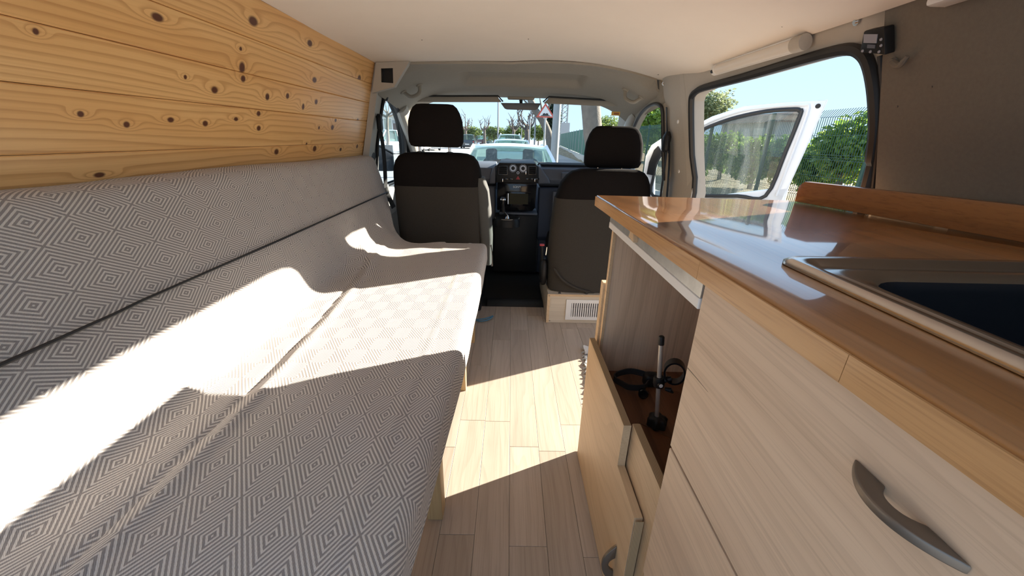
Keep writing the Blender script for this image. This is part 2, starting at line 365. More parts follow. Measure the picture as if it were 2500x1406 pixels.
for i, (zt, zb) in enumerate(zip(seams, seams[1:])):
    kk = [k for k in kn if zb < k[1] < zt]
    mt = wood('knotty_pine_%d' % i, PL, PM, PD, ring=52, wav=9.0, line=0.5, sfac=0.22, streak=300, knots=kk, kamp=2.4, rough=0.38, coat=0.25, lsc=0.7, csc=4.5, crough=0.25)
    def sx(z): return LW[0] + LW[2] * (z - LW[1])
    g = 0.0004; zt2, zb2 = zt - g, zb + g; ch = 0.0022
    prof = [(sx(zb2) - 0.014, -0.12, zb2), (sx(zb2) - ch, -0.12, zb2), (sx(zb2), -0.12, zb2 + ch), (sx(zt2), -0.12, zt2 - ch), (sx(zt2) - ch, -0.12, zt2), (sx(zt2) - 0.014, -0.12, zt2)]
    MB().prism(prof, (0, 2.305, 0)).build('plank', mt, wl_, smooth=0)
# ---- ceiling board, hanging lower on the door side
def ceil_z(x, y): return 1.306 - 0.021 * max(0.0, -x / 0.69) ** 2 - 0.102 * max(0.0, x / 0.69) ** 2.2 + 0.055 * max(0, (y - 1.6) / 0.6) * max(0.0, x / 0.7)
def ceil_pt(u, v):
    y = -0.12 + v * 2.32
    if v > 0.999: y += 0.006 * math.sin(u * 40) + 0.01 * math.sin(u * 9)
    x = -0.692 + u * (1.395 + 0.05 * max(0, (y - 1.6) / 0.6)); return (x, y, ceil_z(x, y) + 0.0015 * math.sin(y * 9 + x * 5))
cl = struct(MB().grid(ceil_pt, 40, 60).build('ceiling', 'ceiling', thick=-0.008), 'smooth off-white ceiling board of the van')
for (x, y, r) in ((1911, 64, 0.0035), (1607, 182, 0.004), (1290, 95, 0.002), (1030, 97, 0.002)):
    p = AZ(x, y, 1.30)
    for _ in range(12): p = AZ(x, y, ceil_z(p.x, p.y) - 0.001)
    MB().lathe([(0, 0), (r, 0), (r * 0.8, 0.0015), (0, 0.002)], p, (0, 0, -1), 8).build('screw_hole', 'handle', cl)
# roof skin above it, keeps the daylight out
struct(MB().prism([(-0.80, -0.12, 1.345), (-0.70, -0.12, 1.36), (0.71, -0.12, 1.36), (0.765, -0.12, 1.20), (0.79, -0.12, 1.20), (0.77, -0.12, 1.40), (-0.74, -0.12, 1.40)], (0, 2.92, 0)).build('trim_roof', 'vanwhite', smooth=0), 'white van roof skin')

# ---- right body side with the sliding door opening
def SWX(z): return RW[0] + RW[2] * (z - RW[1]) if z > RW[1] else RW[0]
ap_px = [(1697, 470), (1692, 380), (1690, 300), (1690, 246), (1694, 232), (1703, 223), (1722, 214), (1810, 191), (1900, 165), (1990, 139), (2050, 124), (2085, 121), (2108, 130), (2124, 152), (2135, 195), (2141, 250), (2142, 320), (2133, 390), (2122, 455)]
ap = [lean(x, y, *RW) for x, y in ap_px]
ap = [Vector((SWX(0.02), ap[0].y, 0.02)), Vector((SWX(0.4), ap[0].y, 0.4))] + ap + [Vector((SWX(0.4), ap[-1].y, 0.4)), Vector((SWX(0.02), ap[-1].y, 0.02))]
def rect_proj(p, c, Y0, Y1, Z0, Z1):
    dy, dz = p.y - c[0], p.z - c[1]
    t = min(((Y1 if dy > 0 else Y0) - c[0]) / dy if abs(dy) > 1e-6 else 9e9, ((Z1 if dz > 0 else Z0) - c[1]) / dz if abs(dz) > 1e-6 else 9e9)
    return c[0] + dy * t, c[1] + dz * t
outer = []
for p in ap:
    y, z = rect_proj(p, (1.25, 0.55), 0.70, 1.86, -0.06, 1.22); outer.append(Vector((SWX(z) + (0.03 if y < 0.9 else 0), y, z)))
outer[0] = Vector((0.83, 1.86, -0.06)); outer[-1] = Vector((0.86, 0.70, -0.06))
wr = struct(MB().band(ap, outer, (0.05, 0, 0)).build('wall_right', 'metalgrey', smooth=30), 'grey painted body side around the sliding door opening')
MB().prism([(0.86, -0.12, -0.06), (0.86, 0.70, -0.06), (0.86, 0.70, 0.8), (0.86, -0.12, 0.8)], (0.05, 0, 0)).build('side_panel', 'metalgrey', wr, smooth=0)
MB().prism([(0.86, -0.12, 0.8), (0.86, 0.70, 0.8), (SWX(1.22) + 0.03, 0.70, 1.22), (SWX(1.22) + 0.03, -0.12, 1.22)], (0.05, 0, 0)).build('side_panel', 'metalgrey', wr, smooth=0)
seal = catmull(ap, 3)
MB().tube([p + Vector((-0.004, 0, 0)) for p in seal], 0.0125, 8).build('door_seal', 'rubber', wr)
MB().prism([(0.90, 1.965, 0.0), (0.945, 1.965, 0.0), (0.945, 1.965, 0.8), (0.865, 1.965, 1.07), (0.82, 1.965, 1.07), (0.90, 1.965, 0.8)], (0, 0.06, 0)).build('door_post_edge', 'vanwhite', wr, bevel=0.006, seg=3)
for (x, y) in ((1620, 204), (2092, 52)):
    p = lean(x, y, RW[0] - 0.004, RW[1], RW[2]); MB().lathe([(0.0, 0), (0.008, 0), (0.008, 0.003), (0.004, 0.003), (0.004, 0.006), (0, 0.006)], p, (-1, 0, -0.3), 12).build('bolt', 'steel', wr)
# lining board behind the kitchen
b0, b1 = lean(2135, 455, *RB), lean(2160, 0, *RB)
def rbx(z): return RB[0] + RB[2] * (z - RB[1])
wb = struct(MB().prism([(rbx(0.80), -0.12, 0.80), (rbx(0.80), b0.y, 0.80), (b0.x, b0.y, b0.z), (b1.x, b1.y, b1.z), (rbx(1.25), b1.y, 1.25), (rbx(1.25), -0.12, 1.25)], (0.012, 0, 0)).build('wall_right_lining', 'carpet', bevel=0.002, seg=1, smooth=0),
            'grey-brown felt lining board on the right wall')
for (x, y, r) in ((2275, 212, 0.0016), (2191, 260, 0.002)):
    p = lean(x, y, RB[0] - 0.001, RB[1], RB[2]); MB().lathe([(0, 0), (r, 0), (r * 0.8, 0.001), (0, 0.001)], p, (-1, 0, -0.3), 8).build('nail_head', 'handle', wb)

# ---- B pillars
def BPX(y, z):
    f = min(1, max(0, (y - 1.80) / 0.35)); a = SWX(z); b = RC[0] + RC[2] * (z - RC[1]) if z > 0.8 else RC[0]
    return a + (b - a) * f - 0.012 * math.exp(-((y - 2.0) / 0.12) ** 2)
b_pts = lambda u, v: (BPX(1.80 + 0.305 * u, 1.28 * v), 1.80 + 0.305 * u, 1.28 * v)
bp = struct(MB().grid(b_pts, 14, 30).build('trim_pillar_right', 'pillar', thick=-0.03), 'grey plastic pillar trim beside the sliding door')
def bpp(x, y, off=0.01):
    d = ray(x, y); k = 0.0020
    for _ in range(20):
        p = CAMP + d * k; k *= (BPX(p.y, p.z) - off) / p.x
    return CAMP + d * k
MB().strip([bpp(1627, 262), bpp(1628, 300), bpp(1630, 345), bpp(1632, 374)], 0.012, 0.004, (0, 1, 0)).build('belt_slot', 'rubber', bp)
for (x, y) in ((1656, 297), (1658, 418)):
    p = bpp(x, y, 0.0); MB().lathe([(0.0, 0), (0.009, 0), (0.008, 0.003), (0.0, 0.004)], p, (-1, 0, 0), 12).build('screw_cap', 'whiteplastic', bp)
bl_pts = [(-0.700, 2.175, 1.30), (-0.79, 2.175, 0.86), (-0.80, 2.175, 0.0)]
def LCX(z): return LC[0] + LC[2] * (z - LC[1]) if z > 0.8 else LC[0] - 0.025
def bl(u, v): z = 1.31 * v; y = 2.17 + 0.17 * u; return (LCX(z) + 0.028 * (1 - u) ** 2, y, z)
bpl = struct(MB().grid(bl, 10, 30).build('trim_pillar_left', 'pillar', thick=-0.03), 'grey plastic pillar trim at the end of the pine wall')
# ---- cab headliner
HX, HW = 0.045, 0.755
def hl(u, v):
    s = 2 * u - 1; y = 2.165 + 0.66 * v; x = HX + HW * s
    zc = 1.318 - 0.105 * v ** 1.3
    edge = max(0.0, (1 - v * 9))
    z = zc - (0.155 - 0.02 * v) * abs(s) ** 4.5 - 0.02 * max(0, s) ** 3
    z = z * (1 - edge) + (ceil_z(x, 2.19) - 0.002) * edge if abs(s) < 0.9 else z
    def sm(a, lo, hi): t = min(1, max(0, (a - lo) / (hi - lo))); return t * t * (3 - 2 * t)
    m = sm(x, -0.30, -0.25) * (1 - sm(x, 0.38, 0.43)) * sm(y, 2.36, 2.40) * (1 - sm(y, 2.56, 2.62))
    return (x, y, z + 0.035 * m)
def on_liner(px, py, drop=0.0):                              # where the view ray of a pixel meets the headliner
    d = ray(px, py); y = 2.2
    while y < 2.82:
        p = CAMP + d * (y / d.y)
        if p.z > hl(min(1, max(0, ((p.x - HX) / HW + 1) / 2)), (y - 2.165) / 0.66)[2] - 0.011 - drop: break
        y += 0.002
    return p
hd = struct(MB().grid(hl, 110, 60).build('trim_headliner', 'liner', thick=0.01), 'grey moulded cab headliner above the windscreen')
# black opening in the corner panel
# (a real hole in the corner panel with a black plastic duct behind it)
hole = [AY(x, y, 2.138) for x, y in ((930, 167), (959, 166), (960, 203), (931, 201))]
rim_ = [AY(x, y, 2.138) for x, y in ((918, 152), (1000, 149), (962, 212), (908, 227))]
MB().band(hole, rim_, (0, 0.036, 0)).build('corner_panel', 'pillar', bpl, smooth=0)
dk = MB().band([p + Vector((0, 0.002, 0)) for p in hole], [p + (p - sum(hole, Vector()) / 4) * 0.06 + Vector((0, 0.002, 0)) for p in hole], (0, 0.022, 0))
dk.prism([p + (p - sum(hole, Vector()) / 4) * 0.06 + Vector((0, 0.022, 0)) for p in hole], (0, 0.002, 0))
dk.build('corner_opening', 'black', bpl, smooth=0)
# ---- windscreen, A pillars, bulkhead
def ws(u, v):
    s = 2 * u - 1; y = 2.835 + 0.74 * v - 0.10 * s * s; z = 1.222 - 0.54 * v - 0.015 * s * s; return (0.045 + s * (0.70 + 0.06 * v), y, z)
struct(MB().grid(ws, 20, 12).build('window_1', 'glass'), 'clear windscreen of the van')
for s, nm, lb in ((-1, 'trim_windscreen_left', 'grey trim of the windscreen pillar beside the driver window'), (1, 'trim_windscreen_right', 'grey trim of the windscreen pillar beside the open door')):
    rings = []
    for k in range(9):
        t = k / 8; c = Vector((0.045 + s * (0.745 + 0.06 * t), 2.66 + 0.78 * t, 1.135 - 0.46 * t)); rings.append([(c.x + 0.042 * math.cos(a), c.y + 0.03 * math.sin(a), c.z + 0.05 * math.sin(a)) for a in [2 * math.pi * j / 12 for j in range(12)]])
    struct(MB().loft(rings).build(nm, 'pillar'), lb)
struct(MB().box((-0.84, 3.42, -0.25), (0.93, 3.46, 0.72)).build('wall_front', 'black'), 'black bulkhead under the dashboard')
struct(MB().prism([(-0.80, 3.46, 0.66), (-0.72, 4.0, 0.50), (-0.60, 4.35, 0.25), (-0.60, 4.40, -0.2), (0.69, 4.40, -0.2), (0.69, 4.35, 0.25), (0.81, 4.0, 0.50), (0.89, 3.46, 0.66)], (0, 0, -0.03)).build('trim_bonnet', 'vanwhite'), 'white van bonnet')

# ---- closed driver door with its window
ld_px = [(919, 392), (920, 350), (924, 310), (930, 268), (936, 240), (942, 231), (950, 237), (960, 253), (968, 272), (975, 294), (980, 318), (984, 350), (986, 385)]
ldp = [lean(x, y, *LC) for x, y in ld_px]
ldp = [Vector((LCX(0.66), 2.345, 0.66))] + ldp + [Vector((LCX(0.66), 3.12, 0.66))]
c0 = (2.68, 0.9); ldo = []
for p in ldp:
    y, z = rect_proj(p, c0, 2.27, 3.34, 0.55, 1.30); ldo.append(Vector((LCX(z), y, z)))
d1 = struct(MB().band(ldp, ldo, (-0.03, 0, 0)).build('door_1', 'black', smooth=30), 'closed driver door with curved window')
MB().tube([p + Vector((0.008, 0, 0)) for p in catmull(ldp[5:], 4)], 0.017, 8).build('window_seal', 'rubber', d1)
MB().tube([p + Vector((0.006, 0, 0)) for p in catmull(ldp[:6], 4)], 0.008, 8).build('window_seal', 'rubber', d1)
MB().box((LCX(0.5) - 0.05, 2.3, -0.2), (LCX(0.5) + 0.01, 3.34, 0.66)).build('door_panel', 'dashlite', d1, bevel=0.012)
MB().prism([(LCX(0.66) + 0.012, 2.34, 0.645), (LCX(0.66) + 0.012, 2.68, 0.655), (LCX(0.5) + 0.012, 2.66, 0.50), (LCX(0.5) + 0.012, 2.36, 0.49)], (0.05, 0, 0)).build('armrest', 'dashlite', d1, bevel=0.012)
MB().prism(ldp, (-0.004, 0, 0)).build('window_pane', 'glass', d1, smooth=0)
mr = MB().loft([sup(-0.99, 3.10, z, 0.09, 0.05, 3) for z in (0.70, 0.74, 0.80, 0.86, 0.885)]).build('wing_mirror', 'black', d1, bevel=0)

# ---- open passenger door, swung out on its front hinge
DH = Vector((0.92, 3.04, 0)); DD = Vector((0.80, -0.60, 0)).normalized(); DN = Vector((-DD.y, DD.x, 0)) * -1
if DN.y > 0: DN = -DN
def dp(x, y): return APL(x, y, DH, DN)
pairs = [((1597, 428), (1570, 428)), ((1604, 395), (1576, 381)), ((1622, 370), (1590, 354)), ((1655, 348), (1622, 333)), ((1700, 324), (1690, 309)), ((1745, 304), (1738, 284)), ((1800, 286), (1817, 258)),
         ((1870, 272), (1913, 249)), ((1938, 267), (2000, 244)), ((1952, 270), (2021, 243)), ((1954, 280), (2013, 262)), ((1918, 370), (1974, 350)), ((1869, 478), (1926, 456)), ((1800, 478), (1903, 505)), ((1700, 478), (1700, 505)), ((1596, 478), (1569, 500))]
inn = [dp(*a) for a, b in pairs]; out = [dp(*b) for a, b in pairs]
d2 = struct(MB().band(inn, out, DN * -0.035).build('door_2', 'vanwhite', bevel=0.006, seg=2, smooth=50), 'white front passenger door swung wide open outside')
MB().tube([p + DN * 0.004 for p in catmull(inn, 4, True)], 0.012, 8, closed=True).build('window_seal', 'rubber', d2)
MB().prism([p - DN * 0.018 for p in inn], DN * -0.004).build('window_pane', 'doorglass', d2, smooth=0)
lo = [out[13], out[14], out[15]]
MB().prism([out[15], out[12], out[12] + Vector((0, 0, -0.35)), Vector((out[12].x, out[12].y, -0.25)) - DD * 0.05, Vector((out[15].x, out[15].y, -0.25))], DN * -0.05).build('door_panel', 'vanwhite', d2, bevel=0.01)
MB().prism([dp(*q_) + DN * 0.004 for q_ in ((1580, 425), (1586, 395), (1598, 366), (1608, 356), (1618, 372), (1603, 400), (1598, 428))], DN * 0.012).build('mirror_sail', 'black', d2, bevel=0.003)
p = dp(1997, 259); MB().lathe([(0, 0), (0.013, 0), (0.012, 0.004), (0, 0.004)], p + DN * 0.001, DN, 16).build('plug', 'black', d2)
# inner crease of the door frame
MB().tube([p + DN * 0.004 for p in catmull([dp(*q_) for q_ in ((1705, 312), (1745, 292), (1815, 270), (1905, 259), (1960, 257), (1974, 266), (1940, 362), (1895, 478))], 5)], 0.007, 6).build('frame_rib', 'vanwhite', d2)
# frame above the open front door
rc = [lean(x, y, 0.815, 0.80, -0.25) for x, y in ((1622, 440), (1620, 300), (1619, 272), (1614, 258))] + [lean(x, y, *RC) for x, y in ((1600, 254), (1582, 262), (1566, 278), (1553, 302), (1543, 330))]
rc = [Vector((0.815, 2.12, 0.02))] + rc + [Vector((RC[0], 3.12, 0.72)), Vector((RC[0], 3.15, 0.02))]
rco = []
for p in rc:
    y, z = rect_proj(p, (2.6, 0.7), 2.07, 3.36, -0.06, 1.25); rco.append(Vector((RC[0] + RC[2] * (max(z, 0.8) - 0.8), y, z)))
rco[0] = Vector((0.815, 2.07, -0.06)); rco[-1] = Vector((RC[0], 3.36, -0.06))
dr = struct(MB().band(rc, rco, (0.035, 0, 0)).build('trim_door_frame', 'liner', smooth=30), 'grey frame of the front passenger doorway')
MB().tube([p + Vector((-0.004, 0, 0)) for p in catmull(rc[1:], 4)], 0.009, 8).build('door_seal', 'rubber', dr)
# ================================================================== bench bed under the patterned throw
def throw_mat():
    t = NT('diamond_weave_throw'); uv = t.n.new('ShaderNodeUVMap'); sp = t.n.new('ShaderNodeSeparateXYZ'); t.l.new(uv.outputs[0], sp.inputs[0])
    U, V = sp.outputs[0], sp.outputs[1]
    nv = t.n.new('ShaderNodeCombineXYZ'); t.l.new(U, nv.inputs[0]); t.l.new(V, nv.inputs[1])
    jit = t.ma('MULTIPLY', t.ma('SUBTRACT', t.noise(nv.outputs[0], 700.0, 1.0), 0.5), 0.11)
    def tri(c, per): return t.ma('ABSOLUTE', t.ma('SUBTRACT', t.ma('FRACT', t.ma('DIVIDE', c, per)), 0.5))
    d = t.ma('MULTIPLY', t.ma('ADD', tri(U, 0.113), tri(V, 0.074)), 2.0)
    d = t.ma('MINIMUM', d, t.ma('SUBTRACT', 2.0, d))
    ph = t.ma('MULTIPLY_ADD', d, 5.5, jit)
    w = t.ma('ABSOLUTE', t.ma('SUBTRACT', t.ma('FRACT', ph), 0.5))
    ln = t.smooth(w, 0.20, 0.32)
    th = t.ma('MULTIPLY_ADD', t.ma('SINE', t.ma('MULTIPLY', t.ma('ADD', U, V), 3300.0)), 0.5, 0.5)
    grey = t.mix(th, (0.25, 0.226, 0.217), (0.335, 0.304, 0.288))
    white = t.mix(th, (0.60, 0.553, 0.512), (0.70, 0.65, 0.60))
    t.bump(t.ma('ADD', ln, t.ma('MULTIPLY', th, 0.35)), 0.55, 0.0016)
    t.b.inputs['Sheen Weight'].default_value = 0.15
    return t.bs(Base_Color=t.mix(ln, grey, white), Roughness=0.95, Specular_IOR_Level=0.15)
M['throw'] = throw_mat()

def sstep(a, lo, hi): t = min(1.0, max(0.0, (a - lo) / (hi - lo))); return t * t * (3 - 2 * t)
def fillet(pts, rads, n=10):
    P = [Vector(p) for p in pts]; out = [P[0]]
    for i in range(1, len(P) - 1):
        a, b = (P[i - 1] - P[i]), (P[i + 1] - P[i]); ang = a.angle(b); L = rads[i] / math.tan(ang / 2)
        L = min(L, a.length * 0.48, b.length * 0.7); s_, e_ = P[i] + a.normalized() * L, P[i] + b.normalized() * L
        for k in range(n + 1): t = k / n; out.append(s_ * (1 - t) ** 2 + P[i] * 2 * t * (1 - t) + e_ * t * t)
    out.append(P[-1]); return out
SEAT_Z = 0.49
def profile(y, n=150):
    cx = -0.610; r2 = 0.05 + 0.40 * sstep(y, 1.35, 1.95)
    sag = 0.006 * math.sin(y * 3.1); fx = 0.024 * (1 - sstep(y, 0.2, 1.0))
    pts = [(-0.788, 0, 0.868 - 0.012 * sstep(y, 0.8, 2)), (-0.722, 0, 0.868 - 0.016 * sstep(y, 0.8, 2)), (cx, 0, SEAT_Z - 0.004), (-0.105 - fx, 0, SEAT_Z + 0.002), (-0.104 - fx, 0, 0.415 + sag)]
    q = fillet(pts, [0, 0.04, r2, 0.03, 0])
    d = [0.0]
    for a, b in zip(q, q[1:]): d.append(d[-1] + (b - a).length)
    out = []; j = 0
    for k in range(n):
        s_ = d[-1] * k / (n - 1)
        while j < len(d) - 2 and d[j + 1] < s_: j += 1
        t = (s_ - d[j]) / max(1e-9, d[j + 1] - d[j]); out.append((q[j].lerp(q[j + 1], t), s_))
    return out
def build_throw():
    NU, NV = 150, 190; vs, uvs = [], []
    for j in range(NV + 8):
        jj = min(j, NV - 1); s_ = jj / (NV - 1); skirt = max(0, j - NV + 1)
        yref = -0.12 + s_ * 2.24
        pr = profile(yref, NU)
        for i, (p, arc) in enumerate(pr):
            yend = 2.12 - 0.355 * sstep(p.x, -0.715, -0.47)
            y = -0.12 + s_ * (yend + 0.12)
            x, z = p.x, p.z
            a, b = pr[max(i - 1, 0)][0], pr[min(i + 1, NU - 1)][0]; tx, tz = b.x - a.x, b.z - a.z; L = math.hypot(tx, tz) or 1; nx, nz = -tz / L, tx / L
            if nz < 0 and abs(nz) > 0.3 or (abs(nz) <= 0.3 and nx < 0): nx, nz = -nx, -nz
            h = 0.0035 * (mnoise.noise(Vector((y * 3.2, arc * 5, 1.7))) + 0.5 * mnoise.noise(Vector((y * 8, arc * 9, 4.2))))
            h += 0.0022 * math.exp(-((x + 0.187 + 0.012 * (1 - sstep(y, 0.2, 1.0))) / 0.005) ** 2) * (z > 0.47)                     # piping of the cushion
            cxx = -0.510 - 0.057 * sstep(y, 0.8, 1.6)
            if z < 0.58 and x > -0.62: 
                w = mnoise.noise(Vector((y * 2.1, 7.7, 0)))
                h -= 0.005 * math.exp(-((x - cxx - 0.012 * w) / 0.005) ** 2) * (1 - sstep(y, 1.5, 1.9))
                h += 0.006 * math.exp(-((x - cxx - 0.028 - 0.012 * w) / 0.011) ** 2) * (1 - sstep(y, 1.5, 1.9))
            fo = (x + 0.62) * 0.9 + (y - 1.75)                                                  # soft diagonal pull folds at the far end
            h += 0.006 * math.sin(fo * 26) * sstep(y, 1.5, 1.85) * sstep(0.75 - abs(z - 0.55), 0.5, 0.75) * (x < -0.3)
            x += nx * h; z += nz * h
            if skirt:
                th = min(1.0, skirt / 4) * math.pi / 2; r = 0.03; dn = r * (1 - math.cos(th)) + max(0, skirt - 4) * 0.03
                y += r * math.sin(th); x -= nx * dn; z -= nz * dn
                if x < -0.74: x = max(x, -0.785)
            vs.append((x, y, z)); uvs.append((y + 0.06 if not skirt else y + 0.06 + 0.03 * max(0, skirt - 4), arc + 0.011))
    fs = [(j * NU + i, j * NU + i + 1, (j + 1) * NU + i + 1, (j + 1) * NU + i) for j in range(NV + 7) for i in range(NU - 1)]
    me = bpy.data.meshes.new('throw_blanket'); me.from_pydata(vs, [], fs); uvl = me.uv_layers.new(name='UVMap')
    for lp in me.loops: uvl.data[lp.index].uv = uvs[lp.vertex_index]
    bm = bmesh.new(); bm.from_mesh(me); bmesh.ops.recalc_face_normals(bm, faces=bm.faces); bm.to_mesh(me); bm.free()
    me.polygons.foreach_set('use_smooth', [True] * len(me.polygons)); me.materials.append(M['throw'])
    ob = bpy.data.objects.new('throw_blanket', me); COL.objects.link(ob); return ob
th = tag(build_throw(), 'grey and white diamond-weave throw spread over the bench seat and backrest', 'blanket')

bn = thing('bench', 'pine bench frame on square legs under the patterned throw', 'bench', (-0.45, 0.8, 0))
MB().box((-0.77, -0.10, 0.375), (-0.150, 1.74, 0.395)).build('seat_board', 'bench', bn)
MB().box((-0.175, -0.10, 0.325), (-0.152, 1.74, 0.375)).build('front_rail', 'bench', bn, bevel=0.002)
for y in (-0.08, 0.735, 1.30, 1.69):
    MB().box((-0.205, y, 0.0), (-0.165, y + 0.045, 0.375)).build('leg', 'bench', bn, bevel=0.002)
    MB().box((-0.75, y, 0.0), (-0.71, y + 0.045, 0.375)).build('leg', 'bench', bn, bevel=0.002)
MB().prism([(-0.785, -0.1, 0.40), (-0.70, -0.1, 0.40), (-0.745, -0.1, 0.83), (-0.785, -0.1, 0.83)], (0, 1.9, 0)).build('back_board', 'bench', bn)
# elastic cord along the backrest
def on_back(px, py):
    m = -0.30; d = ray(px, py); k = (-0.610 + m * (CAM_H - 0.495)) / (d.x - m * d.z); return CAMP + d * k
c0_, c1_ = on_back(0, 885), AY(932, 473, 2.10)
def back_x(y, z):
    pr = profile(y, 60); best = min((abs(p.z - z), p.x) for p, a in pr if p.x < -0.5); return best[1]
cp = []
for k in range(40):
    t = k / 39; y = -0.1 + t * 2.21; z = c0_.z + (0.672 - c0_.z) * (y - c0_.y) / (2.1 - c0_.y); cp.append((back_x(min(y, 2.08), z) + 0.007, y, z))
tag(MB().tube(cp, 0.0032, 8).build('elastic_cord', 'rubber'), 'thin black elastic cord stretched along the throw on the backrest', 'cord')
p = AZ(1176, 782, 0.012)
tag(MB().tube(catmull([p + Vector(q) for q in ((-0.05, 0.02, 0.0), (-0.01, -0.01, 0.0), (0.035, 0.01, 0.0), (0.06, 0.05, 0.004), (0.02, 0.012, 0.006), (-0.03, 0.0, 0.004))], 6), 0.004, 6).build('blue_string', 'blue'), 'short loop of blue cord on the floor beside a bench leg', 'cord')

# ================================================================== kitchen unit
ZT = CAM_H - 0.1325; KX = 0.250
kc = thing('kitchen_cabinet', 'pale wood-grain kitchen cabinet with drawers and an open bay', 'cabinet', (0.47, 0.3, 0))
MB().box((0.270, 0.958, 0.01), (0.69, 0.972, ZT - 0.0262)).build('end_panel', 'ashv', kc, smooth=0)
MB().box((0.262, 0.956, 0.01), (0.2695, 0.9725, ZT - 0.0262)).build('edge_strip', 'ashlow', kc, smooth=0)
zb_ = AY(1478, 677, 1.02).z
MB().box((0.2555, 0.975, 0.01), (0.300, 0.999, zb_)).build('end_board', 'ashlow', kc, bevel=0.001, seg=1, smooth=0)
MB().box((0.2575, 0.30, 0.315), (0.69, 0.9575, 0.332)).build('bay_shelf', 'brownboard', kc, smooth=0)
MB().box((0.69, -0.12, 0.01), (0.70, 0.972, ZT - 0.0262)).build('back_panel', 'ashv', kc, smooth=0)
MB().box((0.268, 0.440, 0.01), (0.69, 0.454, ZT - 0.0262)).build('divider', 'ashv', kc, smooth=0)
ZU = ZT - 0.0265
# drawer fronts
up = MB().box((KX, -0.12, 0.5295), (KX + 0.018, 0.458, ZU)).build('drawer_front', 'ash', kc, bevel=0.0008, seg=1, smooth=0)
lowd = MB().box((KX, -0.12, 0.243), (KX + 0.018, 0.458, 0.5245)).build('drawer_front', 'ash', kc, bevel=0.0008, seg=1, smooth=0)
MB().box((KX + 0.001, -0.12, 0.012), (KX + 0.018, 0.4535, 0.241)).build('toe_panel', 'ashlow', kc, smooth=0)
MB().prism([AX(1676, 897, KX - 0.0003), AX(1679, 897, KX - 0.0003), AX(1700, 922, KX - 0.0003), AX(1728, 957, KX - 0.0003), AX(1699, 923, KX - 0.0003)], (0.0004, 0, 0)).build('split_line', 'handle', up, smooth=0)
# lower front: L-shaped flap standing proud of a fixed panel
MB().box((KX + 0.003, 0.4585, 0.012), (KX + 0.0185, 0.618, 0.431)).build('fixed_panel', 'ashlow', kc, smooth=0)
MB().box((KX + 0.0042, 0.4585, 0.431), (KX + 0.0185, 0.618, 0.4318)).build('plywood_edge', 'ply', kc, smooth=0)
fpts = [(0, 0.9725, 0.004), (0, 0.9725, 0.4305), (0, 0.613, 0.4305), (0, 0.613, 0.327), (0, 0.494, 0.327), (0, 0.488, 0.004)]
flap = MB().prism([Vector((KX - 0.016, y, z)) for x, y, z in fpts], (0.0155, 0, 0)).build('flap_door', 'ashlow', kc, smooth=0)
MB().box((KX - 0.0155, 0.6135, 0.4305), (KX - 0.001, 0.972, 0.4313)).build('plywood_edge', 'ply', flap, smooth=0)
MB().box((KX - 0.0155, 0.4868, 0.006), (KX - 0.001, 0.4878, 0.326)).build('plywood_edge', 'ply', flap, smooth=0)
# apron under the worktop in the bay
MB().box((KX - 0.0005, 0.462, 0.770), (KX + 0.006, 0.9555, ZU)).build('zinc_strip', 'galv', kc, smooth=0)
MB().box((KX - 0.0015, 0.462, 0.754), (KX + 0.0118, 0.9555, 0.7695)).build('white_rail', 'whiteplastic', kc, bevel=0.001, seg=1, smooth=0)
p = AX(1548, 578, KX - 0.004); MB().prism([p + Vector(q) for q in ((-0.006, -0.016, -0.008), (-0.006, 0.016, -0.004), (-0.006, 0.012, 0.010), (-0.006, -0.010, 0.010))], (0.014, 0, 0)).build('stop_block', 'ashlow', kc, bevel=0.001, seg=1)
def bow_handle(parent, c, along, outv, length):
    al, ov = Vector(along).normalized(), Vector(outv).normalized(); wd = al.cross(ov); L = length / 2; D = length * 0.25
    top = [(t, D * (1 - abs(t) ** 2.1)) for t in [-1 + k / 14 for k in range(29)]]
    notch = [(t, D * 0.46 * (1 - abs(t / 0.36) ** 2.4)) for t in [0.36 - 0.06 * k for k in range(13)]]
    m = MB().prism([c + al * (t * L) + ov * (d + 0.0004) - wd * 0.0035 for t, d in top + notch], wd * 0.007)
    return m.build('handle', 'handle', parent, bevel=0.0012, seg=2, smooth=50, label='pewter crescent handle')
ha, hb = AX(2065, 1135, KX - 0.006), AX(2345, 1385, KX - 0.006)
bow_handle(up, Vector((KX, (ha.y + hb.y) / 2, (ha.z + hb.z) / 2 )), (0, 1, 0.0), (-1, 0, 0), abs(ha.y - hb.y) * 1.02)
h1, h2 = AX(1526, 1320, KX - 0.018), AX(1506, 1386, KX - 0.018)
bow_handle(flap, Vector((KX - 0.016, 0.546, 0.125)), (0, 0.05, 1), (-1, 0, 0), 0.105)

# worktop with upstand, hole for the sink
SX0, SX1, SY0, SY1 = 0.321, 0.66, -0.06, 0.447
wt_o = [(0.219, 1.000), (0.718, 0.978), (0.797, 0.58), (0.799, -0.12), (0.249, -0.12)]
wt_i = [(SX0 + 0.03, SY1 - 0.03), (SX1 - 0.06, SY1 - 0.03), (SX1 - 0.03, SY1 - 0.06), (SX1 - 0.03, SY0 + 0.03), (SX0 + 0.03, SY0 + 0.03)]
wt = thing('worktop', 'glossy varnished orange-brown wooden worktop along the right side', 'worktop', (0.5, 0.3, ZT - 0.026))
MB().band([(x, y, ZT - 0.026) for x, y in wt_i], [(x, y, ZT - 0.026) for x, y in wt_o], (0, 0, 0.026)).build('worktop_slab', 'beech', wt, bevel=0.003, seg=3, smooth=35)
e0, e1 = Vector((0.219, 1.0, 0)), Vector((0.249, -0.12, 0))
ys = [1.0, 0.447, 0.232, -0.12]
